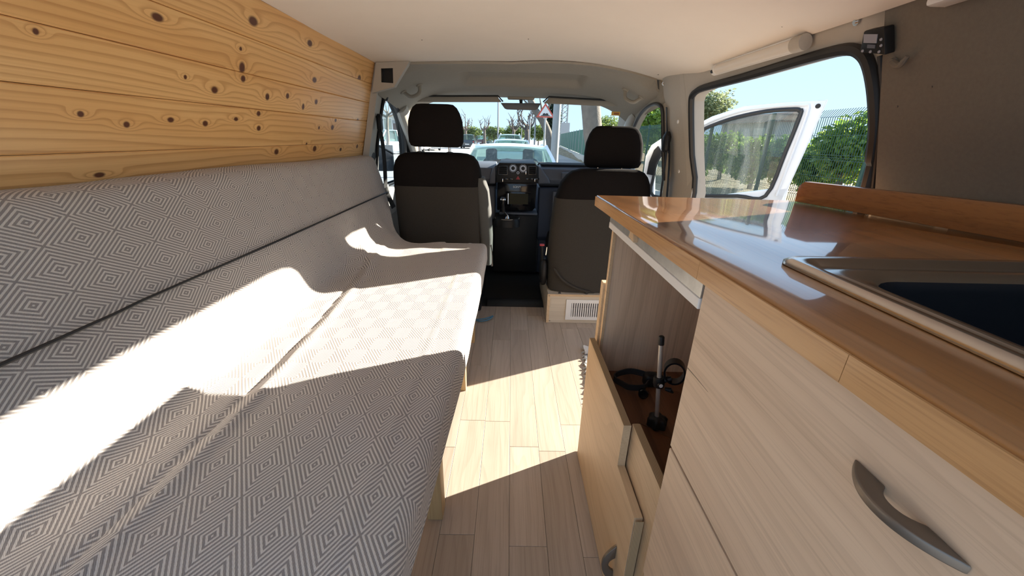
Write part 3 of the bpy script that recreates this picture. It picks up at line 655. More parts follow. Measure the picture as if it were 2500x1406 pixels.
for a, b in zip(ys, ys[1:]):
    xa, xb = [0.219 + (1.0 - y) / 1.12 * 0.030 for y in (a, b)]
    MB().prism([(xa - 0.0022, a - 0.0003, ZT - 0.0262), (xb - 0.0022, b + 0.0003, ZT - 0.0262), (xb - 0.0022, b + 0.0003, ZT - 0.0032), (xa - 0.0022, a - 0.0003, ZT - 0.0032)], (0.0022, 0, 0)).build('edge_lath', 'beechedge', wt, smooth=0)
u0, u1, u2 = AZ(1939, 492, ZT), Vector((0.777, 0.58, ZT)), Vector((0.779, -0.12, ZT)); un = Vector((0.96, 0.26, 0))
hgt = APL(1953, 442, u0, un).z - ZT
um = MB()
for a, b, z0a, z0b in ((u0, u1, 0.012, 0), ):
    um.loft([[u0 + Vector((0, 0, .0004)), u0 + un * .019 + Vector((0, 0, .0004)), u0 + un * .019 + Vector((0, 0, hgt - .012)), u0 + Vector((0, 0, hgt - .012))],
             [u0.lerp(u1, .03) + Vector((0, 0, .0004)), u0.lerp(u1, .03) + un * .019 + Vector((0, 0, .0004)), u0.lerp(u1, .03) + un * .019 + Vector((0, 0, hgt)), u0.lerp(u1, .03) + Vector((0, 0, hgt))],
             [u1 + Vector((0, 0, .0004)), u1 + un * .019 + Vector((0, 0, .0004)), u1 + un * .019 + Vector((0, 0, hgt + .004)), u1 + Vector((0, 0, hgt + .004))],
             [u2 + Vector((0, 0, .0004)), u2 + Vector((.019, 0, .0004)), u2 + Vector((.019, 0, hgt + .004)), u2 + Vector((0, 0, hgt + .004))]])
um.build('upstand', 'beechup', wt, bevel=0.0015, seg=2, smooth=35)
# sink
def rrect(x0, x1, y0, y1, r, z, n=7):
    o = []
    for cx_, cy_, a0 in ((x1 - r, y1 - r, 0), (x0 + r, y1 - r, 90), (x0 + r, y0 + r, 180), (x1 - r, y0 + r, 270)):
        for k in range(n): a = math.radians(a0 + 90 * k / (n - 1)); o.append((cx_ + r * math.cos(a), cy_ + r * math.sin(a), z))
    return o
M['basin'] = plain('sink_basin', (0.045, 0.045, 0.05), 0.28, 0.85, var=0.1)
sk = thing('sink', 'stainless steel sink with a dark basin set into the worktop', 'sink', ((SX0 + SX1) / 2, (SY0 + SY1) / 2, ZT))
bx0, bx1, by0, by1 = 0.362, 0.62, 0.0, 0.376
def ir(f, r, z): return rrect(SX0 + (bx0 - SX0) * f, SX1 + (bx1 - SX1) * f, SY0 + (by0 - SY0) * f, SY1 + (by1 - SY1) * f, r, z)
MB().loft([ir(0.0, 0.022, ZT + 0.0006), ir(0.0, 0.022, ZT + 0.004), ir(0.10, 0.022, ZT + 0.0085), ir(0.30, 0.020, ZT + 0.0088), ir(0.42, 0.018, ZT + 0.0035), ir(0.55, 0.02, ZT + 0.003), ir(0.66, 0.024, ZT + 0.0055), ir(0.92, 0.04, ZT + 0.0045), ir(1.0, 0.042, ZT + 0.0005)], cap=False).build('rim', 'steel', sk, smooth=60)
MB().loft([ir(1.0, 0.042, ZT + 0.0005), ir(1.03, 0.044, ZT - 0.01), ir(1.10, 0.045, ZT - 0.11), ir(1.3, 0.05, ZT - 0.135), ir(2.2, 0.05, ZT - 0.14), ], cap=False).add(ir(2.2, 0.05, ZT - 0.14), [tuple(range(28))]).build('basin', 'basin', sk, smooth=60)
MB().lathe([(0.0, 0), (0.028, 0), (0.03, 0.003), (0.022, 0.003), (0.02, 0.001), (0, 0.001)], ((bx0 + bx1) / 2, 0.15, ZT - 0.1395), (0, 0, 1), 20).build('drain', 'steel', sk)

# things left in the open bay
rb = AZ(1602, 1040, 0.333); rt = AY(1615, 825, rb.y)
M['rodsteel'] = plain('polished_rod', (0.62, 0.58, 0.54), 0.3, 0.6, var=0.05)
rs = thing('rod_stand', 'steel rod with a black ring clamp standing on the bay shelf', 'clamp stand', rb)
ax_ = (rt - rb).normalized(); LR = (rt - rb).length
MB().tube([rb + ax_ * 0.012, rb + ax_ * (LR - 0.012)], 0.0050, 14).build('rod', 'rodsteel', rs)
MB().lathe([(0.0, 0), (0.0062, 0), (0.0062, 0.018), (0.005, 0.02), (0, 0.02)], rt - ax_ * 0.016, ax_, 14).build('end_cap', 'black', rs)
ck = rb + ax_ * (LR * 0.53)
MB().lathe([(0.0055, -0.012), (0.011, -0.012), (0.0125, -0.006), (0.0125, 0.006), (0.011, 0.012), (0.0055, 0.012)], ck, ax_, 16).build('clamp_collar', 'black', rs)
dc = (Vector((0.03, -0.02, 0)) - ck * 0).normalized(); rc_ = ck + Vector((0.028, -0.005, 0.03))
MB().tube([ck, ck + Vector((0.014, -0.004, 0.008)), rc_ + Vector((-0.004, 0, -0.018))], 0.006, 8).build('clamp_arm', 'black', rs)
ringp = [rc_ + Vector((0.019 * math.cos(a), -0.008 * math.cos(a), 0.026 * math.sin(a))) for a in [2 * math.pi * k / 24 for k in range(24)]]
MB().strip(ringp + [ringp[0]], 0.022, 0.004, (0.35, 0.94, 0)).build('clamp_ring', 'blackgloss', rs, smooth=60)
sp_ = ck + Vector((-0.002, -0.0128, 0)); MB().lathe([(0.0, 0), (0.006, 0), (0.006, 0.004), (0, 0.004)], sp_, (0.1, -1, 0.1), 16).build('clamp_screw', 'black', rs)
MB().lathe([(0.0028, 0), (0.0042, 0), (0.0042, 0.0012), (0.0028, 0.0012)], sp_ + Vector((0.0004, -0.004, 0.0004)), (0.1, -1, 0.1), 16).build('screw_ring', 'text', rs)
MB().tube([ck + Vector((0.012, -0.01, -0.012)), ck + Vector((0.022, -0.012, -0.013)), ck + Vector((0.03, -0.012, -0.02))], [0.004, 0.006, 0.003], 8).build('clamp_lever', 'black', rs)
kn_ = rb + Vector((0, 0, 0.006)); prof = []
star = [[kn_ + Vector(((0.021 + 0.003 * math.cos(6 * a)) * math.cos(a) * s, (0.021 + 0.003 * math.cos(6 * a)) * math.sin(a) * s, z)) for a in [2 * math.pi * k / 36 for k in range(36)]] for s, z in ((0.7, -0.006), (1.0, -0.002), (1.0, 0.016), (0.75, 0.022), (0.3, 0.024))]
MB().loft(star).build('base_knob', 'black', rs, smooth=50)
# flat dark board lying under the stand
bd = [AZ(x, y, 0.3335) for x, y in ((1585, 945), (1668, 960), (1640, 1110), (1560, 1032))]
tag(MB().prism([bd[0], bd[1] + Vector((0.02, 0, 0)), bd[2] + Vector((0.10, -0.02, 0)), bd[3]], (0, 0, -0.0012)).build('dark_board', 'brownboard', smooth=0), 'thin dark brown board lying under the rod stand', 'board')
# black strap heap (head-torch) behind
hp = AZ(1552, 935, 0.345)
st = thing('head_torch', 'black head torch with looped strap on the bay shelf', 'head torch', hp)
loop = [hp + Vector((0.045 * math.cos(a) * (1 + 0.2 * math.sin(3 * a)) - 0.008, 0.03 * math.sin(a), 0.006 + 0.012 * max(0, math.sin(a)))) for a in [2 * math.pi * k / 28 for k in range(28)]]
MB().strip(loop + [loop[0]], 0.017, 0.003, (0, 0, 1)).build('strap', 'belt', st, smooth=60)
hq = AZ(1588, 925, 0.352)
MB().loft([sup(hq.x, hq.y, hq.z + z, 0.02 * s, 0.016 * s, 3, 20) for z, s in ((-0.018, 0.7), (-0.012, 1), (0.010, 1), (0.016, 0.8), (0.018, 0.4))]).build('lamp_body', 'black', st, smooth=60)
hq2 = AZ(1570, 960, 0.343); MB().lathe([(0, 0), (0.011, 0), (0.013, 0.014), (0.011, 0.016), (0, 0.014)], hq2 + Vector((0, 0.004, 0)), (-0.2, -1, 0.3), 16).build('lens', 'blackgloss', st)

# rug beside the kitchen
def rug_mat():
    t = NT('rag_rug'); v, x, y, z = t.co()
    n1 = t.noise(v, 130.0, 3.0); st_ = t.ma('FRACT', t.ma('MULTIPLY_ADD', n1, 0.25, t.ma('MULTIPLY', y, 55.0)))
    c = t.mix(t.smooth(st_, 0.35, 0.65), (0.66, 0.64, 0.60), (0.40, 0.39, 0.38))
    c = t.mix(t.smooth(y, 1.515, 1.545), c, (0.16, 0.165, 0.18)); c = t.mix(t.smooth(y, 1.585, 1.60), c, (0.55, 0.54, 0.52))
    t.bump(t.ma('ADD', st_, n1), 0.9, 0.006); return t.bs(Base_Color=c, Roughness=0.95)
M['rug'] = rug_mat(); M['tassel'] = plain('rug_tassel', (0.30, 0.30, 0.29), 0.95, var=0.2, scale=200)
rg0, rg1 = AZ(1425, 850, 0.008), AZ(1441, 1000, 0.008)
def rug_pt(u, v):
    y = 1.05 + v * (rg0.y - 1.05); e_ = rg1.x + (rg0.x - rg1.x) * (y - rg1.y) / (rg0.y - rg1.y)
    x = e_ + 0.004 * math.sin(y * 95) * (u < 0.02) + u * 0.36; return (x, y, 0.008 + 0.003 * mnoise.noise(Vector((x * 30, y * 30, 0))) + (0.01 * max(0, v - 0.93) / 0.07 * (1 + math.sin(x * 40)) if v > 0.93 else 0))
rg = tag(MB().grid(rug_pt, 40, 60).build('rug', 'rug', thick=0.006, smooth=60), 'grey and white woven rag rug on the floor beside the cabinet', 'rug')
for k in range(16):
    y = 1.10 + k * 0.034 + random.uniform(-0.006, 0.006); e_ = rg1.x + (rg0.x - rg1.x) * (y - rg1.y) / (rg0.y - rg1.y)
    MB().tube([(e_ + 0.006, y, 0.008), (e_ - 0.006, y + 0.003, 0.007), (e_ - 0.015, y - 0.006, 0.003)], [0.004, 0.004, 0.001], 5).build('tassel', 'tassel', rg)
# ================================================================== front seats
def rings(levels, cx, k=32):
    # levels: z, half width, rear y, depth, x shift
    return [sup(cx + dx, yr + d / 2, z, hw, d / 2, 4.2, k) for z, hw, yr, d, dx in levels]
def far(levels, cx):
    out = []
    for z, hw, yr, d, dx in levels: f = yr / 1.97; out.append((CAM_H + (z - CAM_H) * f, hw * f, yr, d, (cx + dx) * f - cx))
    return out
def headrest(parent, cx, z0, z1, hw, yr, mat='seatdark'):
    L = []
    for t, f, g in ((0.0, 0.80, 0.55), (0.03, 0.93, 0.8), (0.12, 0.99, 0.95), (0.35, 1.0, 1.0), (0.6, 0.97, 0.98), (0.8, 0.88, 0.9), (0.92, 0.78, 0.75), (0.985, 0.66, 0.5), (1.0, 0.5, 0.2)):
        L.append((z0 + (z1 - z0) * t, hw * f, yr + 0.05 * (1 - g), 0.10 * g, 0))
    return MB().loft(rings(L, cx)).build('headrest', mat, parent, smooth=70)
# driver seat
ds = thing('driver_seat', 'dark cloth driver seat with grey lower back and tall headrest', 'car seat', (-0.36, 2.15, 0))
cx = -0.372
zs = 0.722
MB().loft(rings([(zs - 0.004, 0.222, 1.972, 0.17, 0), (0.76, 0.222, 1.968, 0.17, 0), (0.80, 0.218, 1.965, 0.165, 0), (0.84, 0.205, 1.965, 0.155, 0), (0.865, 0.185, 1.970, 0.14, 0), (0.878, 0.155, 1.985, 0.10, 0), (0.882, 0.12, 2.0, 0.06, 0)], cx)).build('backrest_upper_cover', 'seatdark', ds, smooth=70)
MB().loft(rings([(0.24, 0.21, 2.01, 0.20, 0), (0.34, 0.219, 1.995, 0.20, 0), (0.45, 0.222, 1.985, 0.19, 0), (0.60, 0.223, 1.975, 0.18, 0), (zs, 0.223, 1.969, 0.172, 0)], cx)).build('backrest_lower_cover', 'seatgrey', ds, smooth=70, label='brown-grey lower back panel')
MB().loft(rings([(0.30, 0.030, 2.02, 0.16, 0.012), (0.45, 0.034, 2.005, 0.16, 0.012), (0.60, 0.034, 1.995, 0.155, 0.004), (0.70, 0.030, 1.99, 0.15, -0.004), (0.765, 0.018, 1.995, 0.12, -0.014)], -0.140)).build('side_bolster', 'seatside', ds, smooth=70, label='dark grey side bolster')
headrest(ds, -0.364, 0.908, 1.098, 0.131, 1.95)
for x in (AY(1024, 368, 2.0).x, AY(1097, 368, 2.0).x):
    MB().tube([(x, 2.01, 0.86), (x, 2.01, 0.93)], 0.0065, 10).build('headrest_post', 'chrome', ds)
    MB().lathe([(0.017, 0), (0.016, 0.008), (0.007, 0.010)], (x, 2.01, 0.877), (0, 0, 1), 14).build('post_collar', 'black', ds)
MB().loft([sup(-0.36, 2.36, z, hw, 0.25, 4.5, 28) for z, hw in ((0.28, 0.22), (0.30, 0.24), (0.36, 0.245), (0.40, 0.235), (0.415, 0.2))]).build('seat_cushion', 'seatdark', ds, smooth=60)
MB().box((-0.56, 2.06, 0.003), (-0.16, 2.55, 0.28)).build('seat_base', 'black', ds, bevel=0.01)
MB().tube([(-0.105, 2.02, 0.42), (-0.100, 2.05, 0.36), (-0.098, 2.08, 0.28)], 0.008, 8).build('recline_lever', 'chrome', ds)
# passenger seat on a laminate box with a vent
ps = thing('passenger_seat', 'dark cloth passenger seat with draped grey back on a pale box', 'car seat', (0.47, 2.15, 0))
cx = 0.478
MB().loft(rings(far([(0.668, 0.245, 2.025, 0.16, 0.0), (0.71, 0.236, 2.03, 0.16, 0.004), (0.75, 0.226, 2.035, 0.155, 0.006), (0.785, 0.205, 2.04, 0.145, 0.01), (0.808, 0.18, 2.048, 0.125, 0.012), (0.82, 0.145, 2.062, 0.09, 0.014), (0.824, 0.10, 2.08, 0.05, 0.014)], cx), cx)).build('backrest_upper_cover', 'seatdark', ps, smooth=70)
MB().loft(rings(far([(0.172, 0.258, 1.955, 0.20, 0), (0.26, 0.262, 1.965, 0.20, 0), (0.38, 0.264, 1.985, 0.19, 0), (0.52, 0.260, 2.005, 0.175, 0), (0.62, 0.252, 2.018, 0.165, 0), (0.674, 0.247, 2.023, 0.163, 0)], cx), cx)).build('backrest_lower_cover', 'seatgrey', ps, smooth=70, label='brown-grey draped back cover')
# loose fold of the cover
MB().tube(catmull([AY(1352, 655, 1.962), AY(1375, 685, 1.955), AY(1410, 705, 1.952), AY(1450, 715, 1.952)], 5), [0.003] + [0.008] * 13 + [0.003, 0.002], 8).build('cover_fold', 'seatgrey', ps)
fh = 2.16 / 1.955; headrest(ps, 0.500 * fh, CAM_H + (0.828 - CAM_H) * fh, CAM_H + (1.020 - CAM_H) * fh, 0.140 * fh, 2.16)
for x in (0.47, 0.60): MB().tube([(x, 2.16, 0.77), (x, 2.19, 0.84)], 0.0065, 10).build('headrest_post', 'chrome', ps)
MB().loft([sup(0.48, 2.36, z, hw, 0.25, 4.5, 28) for z, hw in ((0.24, 0.22), (0.26, 0.24), (0.33, 0.245), (0.38, 0.235), (0.395, 0.2))]).build('seat_cushion', 'seatdark', ps, smooth=60)
v0, v1 = AY(1379, 780, 1.931), AY(1470, 733, 1.931); v1.x = 0.70
va, vb = AY(1393, 773, 1.931), AY(1470, 741, 1.931)
hx1 = v1.x - 0.03                                           # hollow box, the front board cut out behind the vent
bxm = MB().band([(va.x, 1.935, va.z), (hx1, 1.935, va.z), (hx1, 1.935, vb.z), (va.x, 1.935, vb.z)], [(0.215, 1.935, 0.001), (0.76, 1.935, 0.001), (0.76, 1.935, 0.172), (0.215, 1.935, 0.172)], (0, 0.012, 0))
bxm.box((0.215, 1.947, 0.001), (0.227, 2.50, 0.172)).box((0.748, 1.947, 0.001), (0.76, 2.50, 0.172)).box((0.227, 2.488, 0.001), (0.748, 2.50, 0.172)).box((0.227, 1.947, 0.160), (0.748, 2.488, 0.172))
box = bxm.build('seat_base', 'seatbox', ps, smooth=0)
MB().box((0.212, 1.9325, 0.001), (0.2265, 1.935, 0.172)).build('box_edge', 'ashlow', box, smooth=0)
MB().box((0.212, 1.932, 0.160), (0.76, 1.9349, 0.172)).build('box_edge', 'ashlow', box, smooth=0)
a, b = AY(1346, 723, 1.932), AY(1380, 750, 1.932)
MB().box((a.x, 1.9335, b.z), (b.x, 1.9348, a.z)).build('cover_plate', 'seatbox', box, smooth=0)
vr = MB().band([(va.x, 1.934, va.z), (v1.x - 0.03, 1.934, va.z), (v1.x - 0.03, 1.934, vb.z), (va.x, 1.934, vb.z)], [(v0.x, 1.934, v0.z), (v1.x, 1.934, v0.z), (v1.x, 1.934, v1.z), (v0.x, 1.934, v1.z)], (0, -0.006, 0)).build('vent_frame', 'whiteplastic', box, bevel=0.001, seg=1, smooth=0)
nsl = 27; wv = (v1.x - 0.03 - va.x)
for k in range(nsl):
    x = va.x + wv * (k + 0.5) / nsl; MB().box((x - 0.0035, 1.9292, va.z), (x + 0.0035, 1.9338, vb.z)).build('vent_slat', 'whiteplastic', box, smooth=0)
for (x, y) in ((1341, 722), (1342, 783)):
    p = AY(x, y, 1.9318); MB().lathe([(0, 0), (0.003, 0), (0.0025, 0.001), (0, 0.001)], p, (0, -1, 0), 8).build('screw', 'handle', box)
for (x, y) in ((1366, 716), (1432, 715)):
    p = AY(x, y, 1.948); MB().lathe([(0, 0), (0.008, 0), (0.007, 0.004), (0, 0.005)], p, (0, -1, 0.3), 10).build('cover_button', 'black', ps)
# recliner and belt buckle on the aisle side
p = AY(1326, 660, 2.08)
MB().loft([sup(p.x, p.y, p.z + z, 0.022 * s, 0.06 * s, 3, 20) for z, s in ((-0.075, 0.6), (-0.05, 0.95), (0, 1), (0.05, 0.9), (0.075, 0.55))]).build('recliner_cover', 'black', ps, smooth=60)
q = AY(1323, 598, 2.05); MB().tube([q, q + Vector((0.004, 0, -0.05)), q + Vector((0.008, 0.01, -0.10))], 0.008, 8).build('buckle_stalk', 'black', ps)
MB().box(q + Vector((-0.012, -0.010, -0.004)), q + Vector((0.014, 0.010, 0.006))).build('buckle_button', 'red', ps, bevel=0.002)
q = AY(1336, 603, 2.05); MB().tube([q, q + Vector((-0.004, 0.0, -0.045))], 0.005, 8).build('recline_lever', 'chrome', ps)

# ================================================================== dashboard
YD = 2.65
dh = thing('dashboard', 'dark blue-grey dashboard with centre stack and gear lever', 'dashboard', (0.045, 2.9, 0.5))
def prof_x(pts, x0, x1, name, mat, bevel=0.0): return MB().prism([(x0, y, z) for y, z in pts], (x1 - x0, 0, 0)).build(name, mat, dh, bevel=bevel, seg=3, smooth=40)
prof_x([(2.74, 0.655), (2.69, 0.67), (2.675, 0.70), (2.70, 0.765), (2.74, 0.783), (2.85, 0.790), (3.40, 0.715), (3.40, 0.62), (2.9, 0.60)], 0.20, 0.845, 'upper_panel', 'dash', 0.006)
prof_x([(2.74, 0.655), (2.69, 0.67), (2.675, 0.70), (2.70, 0.765), (2.74, 0.783), (2.85, 0.800), (3.40, 0.715), (3.40, 0.62), (2.9, 0.60)], -0.765, -0.10, 'upper_panel', 'dash', 0.006)
prof_x([(2.73, 0.787), (2.86, 0.793), (3.41, 0.718), (3.41, 0.724), (2.86, 0.801), (2.735, 0.795)], 0.20, 0.84, 'top_pad', 'mat')
prof_x([(2.70, 0.30), (2.72, 0.645), (3.3, 0.645), (3.3, 0.02), (2.95, 0.02), (2.80, 0.15)], 0.195, 0.845, 'lower_panel', 'dashlow', 0.012)
prof_x([(2.70, 0.42), (2.72, 0.645), (3.3, 0.645), (3.3, 0.3), (2.85, 0.32)], -0.765, -0.105, 'lower_panel', 'dash', 0.012)
g0, g1 = AY(1350, 467, 2.70), AY(1470, 540, 2.70)
gb = MB().box((g0.x, 2.690, 0.30), (0.80, 2.712, g0.z)).build('glovebox_door', 'dash', dh, bevel=0.006)
p = AY(1361, 490, 2.688); MB().box(p + Vector((-0.012, -0.006, -0.02)), p + Vector((0.012, 0.003, 0.02))).build('latch', 'dashlite', gb, bevel=0.003)
p = AY(1382, 430, 2.665); MB().box(p + Vector((-0.03, -0.002, -0.022)), p + Vector((0.16, 0.03, 0.022))).build('airbag_lid', 'dash', dh, bevel=0.008)
# centre stack
L_, R_ = AY(1212, 420, YD).x, AY(1313, 420, YD).x; zt_, zm_, zl_ = AY(1262, 399, YD).z, AY(1262, 447, YD).z, AY(1262, 515, YD).z
MB().prism([(L_ + 0.02, YD, zt_), (R_ - 0.02, YD, zt_), (R_, YD, zt_ - 0.015), (R_ + 0.004, YD, zm_), (L_ - 0.004, YD, zm_), (L_, YD, zt_ - 0.015)], (0, 0.16, 0)).build('stack_upper', 'black', dh, bevel=0.006)
MB().prism([(L_ + 0.005, YD + 0.004, zm_ - 0.001), (R_ - 0.002, YD + 0.004, zm_ - 0.001), (R_ - 0.008, YD + 0.012, zl_ + 0.02), (R_ - 0.025, YD + 0.012, zl_), (L_ + 0.005, YD + 0.012, zl_)], (0, 0.15, 0)).build('radio_surround', 'blackgloss', dh, bevel=0.006)
MB().prism([(L_ + 0.016, YD - 0.01, zt_ + 0.002), (R_ - 0.016, YD - 0.01, zt_ + 0.002), (R_ - 0.03, YD + 0.10, zt_ + 0.022), (L_ + 0.03, YD + 0.10, zt_ + 0.022)], (0, 0, -0.008)).build('hood', 'black', dh, bevel=0.002)
for (pts, nm) in ((((1313, 404), (1323, 412), (1340, 436), (1344, 448), (1313, 450)), 'cheek'), (((1211, 402), (1203, 410), (1196, 432), (1194, 449), (1210, 449)), 'cheek')):
    MB().prism([AY(x, y, YD + 0.012) for x, y in pts], (0, 0.12, 0)).build(nm, 'dash', dh, bevel=0.01, seg=3)
def vent(x0, y0, x1, y1):
    a, b = AY(x0, y1, YD - 0.004), AY(x1, y0, YD - 0.004)
    v = MB().band([(a.x + .006, a.y, a.z + .006), (b.x - .006, a.y, a.z + .006), (b.x - .006, a.y, b.z - .006), (a.x + .006, a.y, b.z - .006)], [(a.x, a.y, a.z), (b.x, a.y, a.z), (b.x, a.y, b.z), (a.x, a.y, b.z)], (0, 0.008, 0)).build('air_vent', 'blackgloss', dh, bevel=0.001)
    for k in range(4):
        z = a.z + 0.006 + (b.z - a.z - 0.012) * (k + 0.5) / 4; MB().obox(((a.x + b.x) / 2, a.y + 0.002, z), (b.x - a.x - 0.012, 0.010, 0.0025), Matrix.Rotation(0.4, 3, 'X')).build('louvre', 'black', v, smooth=0)
vent(1216, 404, 1240, 427); vent(1289, 405, 1311, 427)
for (x, y, r) in ((1252.6, 410.5, 0.025), (1277, 411, 0.025), (1264.6, 421.5, 0.010)):
    c = AY(x, y, YD - 0.001); k = MB().lathe([(r, 0), (r, 0.004), (r * 0.86, 0.008), (r * 0.8, 0.004), (r * 0.5, 0.003), (r * 0.45, 0.012), (r * 0.2, 0.013), (0, 0.013)], c, (0, -1, 0), 22).build('climate_dial', 'black', dh, smooth=30)
    MB().lathe([(r * 1.02, 0), (r * 1.10, 0.001), (r * 1.02, 0.005)], c, (0, -1, 0), 24).build('dial_ring', 'darkchrome', k)
hz = AY(1264.6, 435, YD - 0.004); MB().prism([hz + Vector((-0.014, 0, -0.008)), hz + Vector((0.014, 0, -0.008)), hz + Vector((0, 0, 0.015))], (0, 0.006, 0)).build('hazard_button', 'red', dh, bevel=0.001)
for k in range(6):
    c = AY(1236 + k * 12 if k < 2 else 1252 + k * 12, 437, YD - 0.002); 
    if k not in (2,): MB().box(c + Vector((-0.012, 0, -0.006)), c + Vector((0.012, 0.004, 0.006))).build('switch', 'blackgloss', dh, bevel=0.001)
for (x, y) in ((1227, 440), (1306, 440), (1284, 422)):
    c = AY(x, y, YD - 0.003); MB().box(c + Vector((-0.003, 0, -0.010)), c + Vector((0.003, 0.004, 0.010))).build('chrome_accent', 'chrome', dh, bevel=0.001)
s0, s1 = AY(1242, 498, YD - 0.001), AY(1290, 473, YD - 0.001)
rd = MB().box(s0 + Vector((-0.02, 0, -0.012)), s1 + Vector((0.02, 0.012, 0.012))).build('radio', 'blackgloss', dh, bevel=0.003)
MB().box(s0 + Vector((0, -0.0015, 0)), s1 + Vector((0, 0.0, 0))).build('radio_screen', 'radioscr', rd, smooth=0)
MB().box(s0 + Vector((-0.006, -0.002, 0)), Vector((s0.x - 0.003, s0.y, s1.z))).build('radio_trim', 'chrome', rd, smooth=0)
text_mesh('radio_lettering', 'SONY', 0.020, 'text', AY(1262, 456.5, YD + 0.001), (1, 0, 0), (0, 0, 1), dh)
c0c, c1c = AY(1205, 690, 2.76), AY(1322, 523, 2.70)
MB().box((L_ - 0.03, 2.71, 0.02), (0.21, 3.2, c1c.z)).build('lower_console', 'black', dh, bevel=0.02, seg=3)
MB().box((L_ + 0.02, 2.66, c1c.z - 0.002), (0.19, 2.85, c1c.z + 0.014)).build('console_tray', 'dash', dh, bevel=0.006)
MB().box((0.20, 2.72, 0.02), (0.35, 3.2, 0.645)).build('console_side', 'dashlow', dh, bevel=0.02, seg=3)
gk, gbs = AY(1228, 490, 2.52), AY(1238, 533, 2.56)
gl = MB().lathe([(0.0, -0.022), (0.013, -0.02), (0.016, -0.004), (0.019, 0.010), (0.017, 0.022), (0.009, 0.027), (0, 0.028)], gk, (0, 0.1, 1), 18).build('gear_knob', 'blackgloss', dh)
MB().lathe([(0.020, 0.004), (0.0205, 0.008), (0.019, 0.012)], gk, (0, 0.1, 1), 18).build('knob_ring', 'chrome', gl)
MB().tube([gk + Vector((0, 0, -0.02)), gk + Vector((0.004, 0.005, -0.075))], [0.010, 0.013], 10).build('gear_grip', 'black', gl)
MB().tube([gk + Vector((0.004, 0.005, -0.07)), gbs + Vector((0.0, 0, 0.02)), gbs], [0.007, 0.010, 0.016], 10).build('gear_shaft', 'chrome', gl)
MB().loft([sup(gbs.x, gbs.y + 0.06, gbs.z + z, 0.085 * s, 0.075 * s, 2.6, 28) for z, s in ((-0.06, 1.05), (-0.02, 1.0), (-0.004, 0.94), (0.004, 0.7), (0.012, 0.4))]).build('gear_pod', 'black', dh, smooth=60)
rgp = [Vector((gbs.x + 0.083 * math.cos(a), gbs.y + 0.06 + 0.073 * math.sin(a), gbs.z - 0.008)) for a in [2 * math.pi * k / 30 for k in range(30)]]
MB().tube(rgp, 0.0028, 6, closed=True).build('pod_ring', 'dashlite', dh)
wc = Vector((-0.36, 2.60, 0.66)); wa = Vector((0, -0.75, 0.66)); wu = Vector((0, 0.66, 0.75))
sw = MB().tube([wc + Vector((0.165 * math.cos(a), 0, 0)) + wu * (0.165 * math.sin(a)) for a in [2 * math.pi * k / 32 for k in range(32)]], 0.014, 10, closed=True).build('steering_wheel', 'black', dh)
MB().lathe([(0, -0.03), (0.06, -0.03), (0.065, 0), (0.05, 0.015), (0, 0.02)], wc - wa * 0.02, wa, 20).build('hub', 'black', sw)
for a in (0.1, math.pi - 0.1, -math.pi / 2): MB().tube([wc - wa * 0.015, wc + Vector((0.16 * math.cos(a), 0, 0)) + wu * (0.16 * math.sin(a))], 0.012, 8).build('spoke', 'black', sw)
MB().tube([wc - wa * 0.03, wc - wa * 0.16], 0.03, 12).build('column', 'black', sw)
tag(MB().box((-0.788, 2.142, -0.045), (0.812, 3.41, -0.004)).build('cab_floor_mat', 'mat', bevel=0.004), 'black rubber mat covering the cab floor', 'mat')
tag(MB().prism([(-0.13, 2.140, 0.0005), (-0.13, 2.175, 0.018), (0.213, 2.175, 0.018), (0.213, 2.140, 0.0005)], (0, 0.05, 0.0)).build('threshold_strip', 'rubber', bevel=0.002), 'black threshold strip between cab mat and plank floor', 'threshold')

# ================================================================== fittings of the cab and walls
def plate(name, label, cat, mat, pts, Y, th, bevel=0.003, group=None): return tag(MB().prism([AY(x, y, Y) for x, y in pts], (0, th, 0)).build(name, mat, bevel=bevel), label, cat, group)
v1_ = thing('sun_visor', 'grey sun visor folded up above the driver seat', 'sun visor', AY(1120, 240, 2.70))
MB().prism([AY(x, y, 2.70) for x, y in ((1023, 236), (1214, 235), (1225, 249), (1018, 249))], (0, 0.02, 0)).build('visor_panel', 'liner_dk', v1_, bevel=0.004)
MB().tube([AY(1021, 234, 2.70), AY(1216, 234, 2.70), AY(1228, 248, 2.70)], 0.005, 6).build('visor_shadow_gap', 'rubber', v1_)  # black tube stands in for the shadow gap above the visor
v2_ = thing('sun_visor', 'grey sun visor folded up above the passenger seat', 'sun visor', AY(1430, 248, 2.70))
MB().prism([AY(x, y, 2.70) for x, y in ((1341, 238), (1512, 248), (1522, 257), (1519, 261), (1327, 252))], (0, 0.02, 0)).build('visor_panel', 'liner_dk', v2_, bevel=0.004)
MB().tube([AY(1326, 249, 2.70), AY(1340, 236, 2.70), AY(1512, 246, 2.70), AY(1525, 256, 2.70)], 0.005, 6).build('visor_shadow_gap', 'rubber', v2_)  # same dark line, drawn as the shaded gap over this visor
mi = thing('rear_view_mirror', 'dark interior mirror hanging at the top of the windscreen', 'mirror', AY(1271, 250, 2.66))
MB().prism([AY(x, y, 2.64) for x, y in ((1222, 251), (1321, 252), (1312, 267), (1306, 269), (1238, 267), (1232, 265))], (0, 0.022, 0)).build('mirror_housing', 'mirrorface', mi, bevel=0.005)
MB().tube([AY(1272, 249, 2.672), AY(1272, 254, 2.655)], 0.010, 8).build('mirror_stem', 'black', mi)
dl = thing('dome_light', 'small oblong cab light in the headliner', 'light', AY(1272, 239, 2.70))
MB().prism([AY(x, y, 2.685) for x, y in ((1238, 235), (1306, 236), (1304, 244), (1240, 243))], (0, 0.02, 0)).build('lens', 'liner', dl, bevel=0.006)
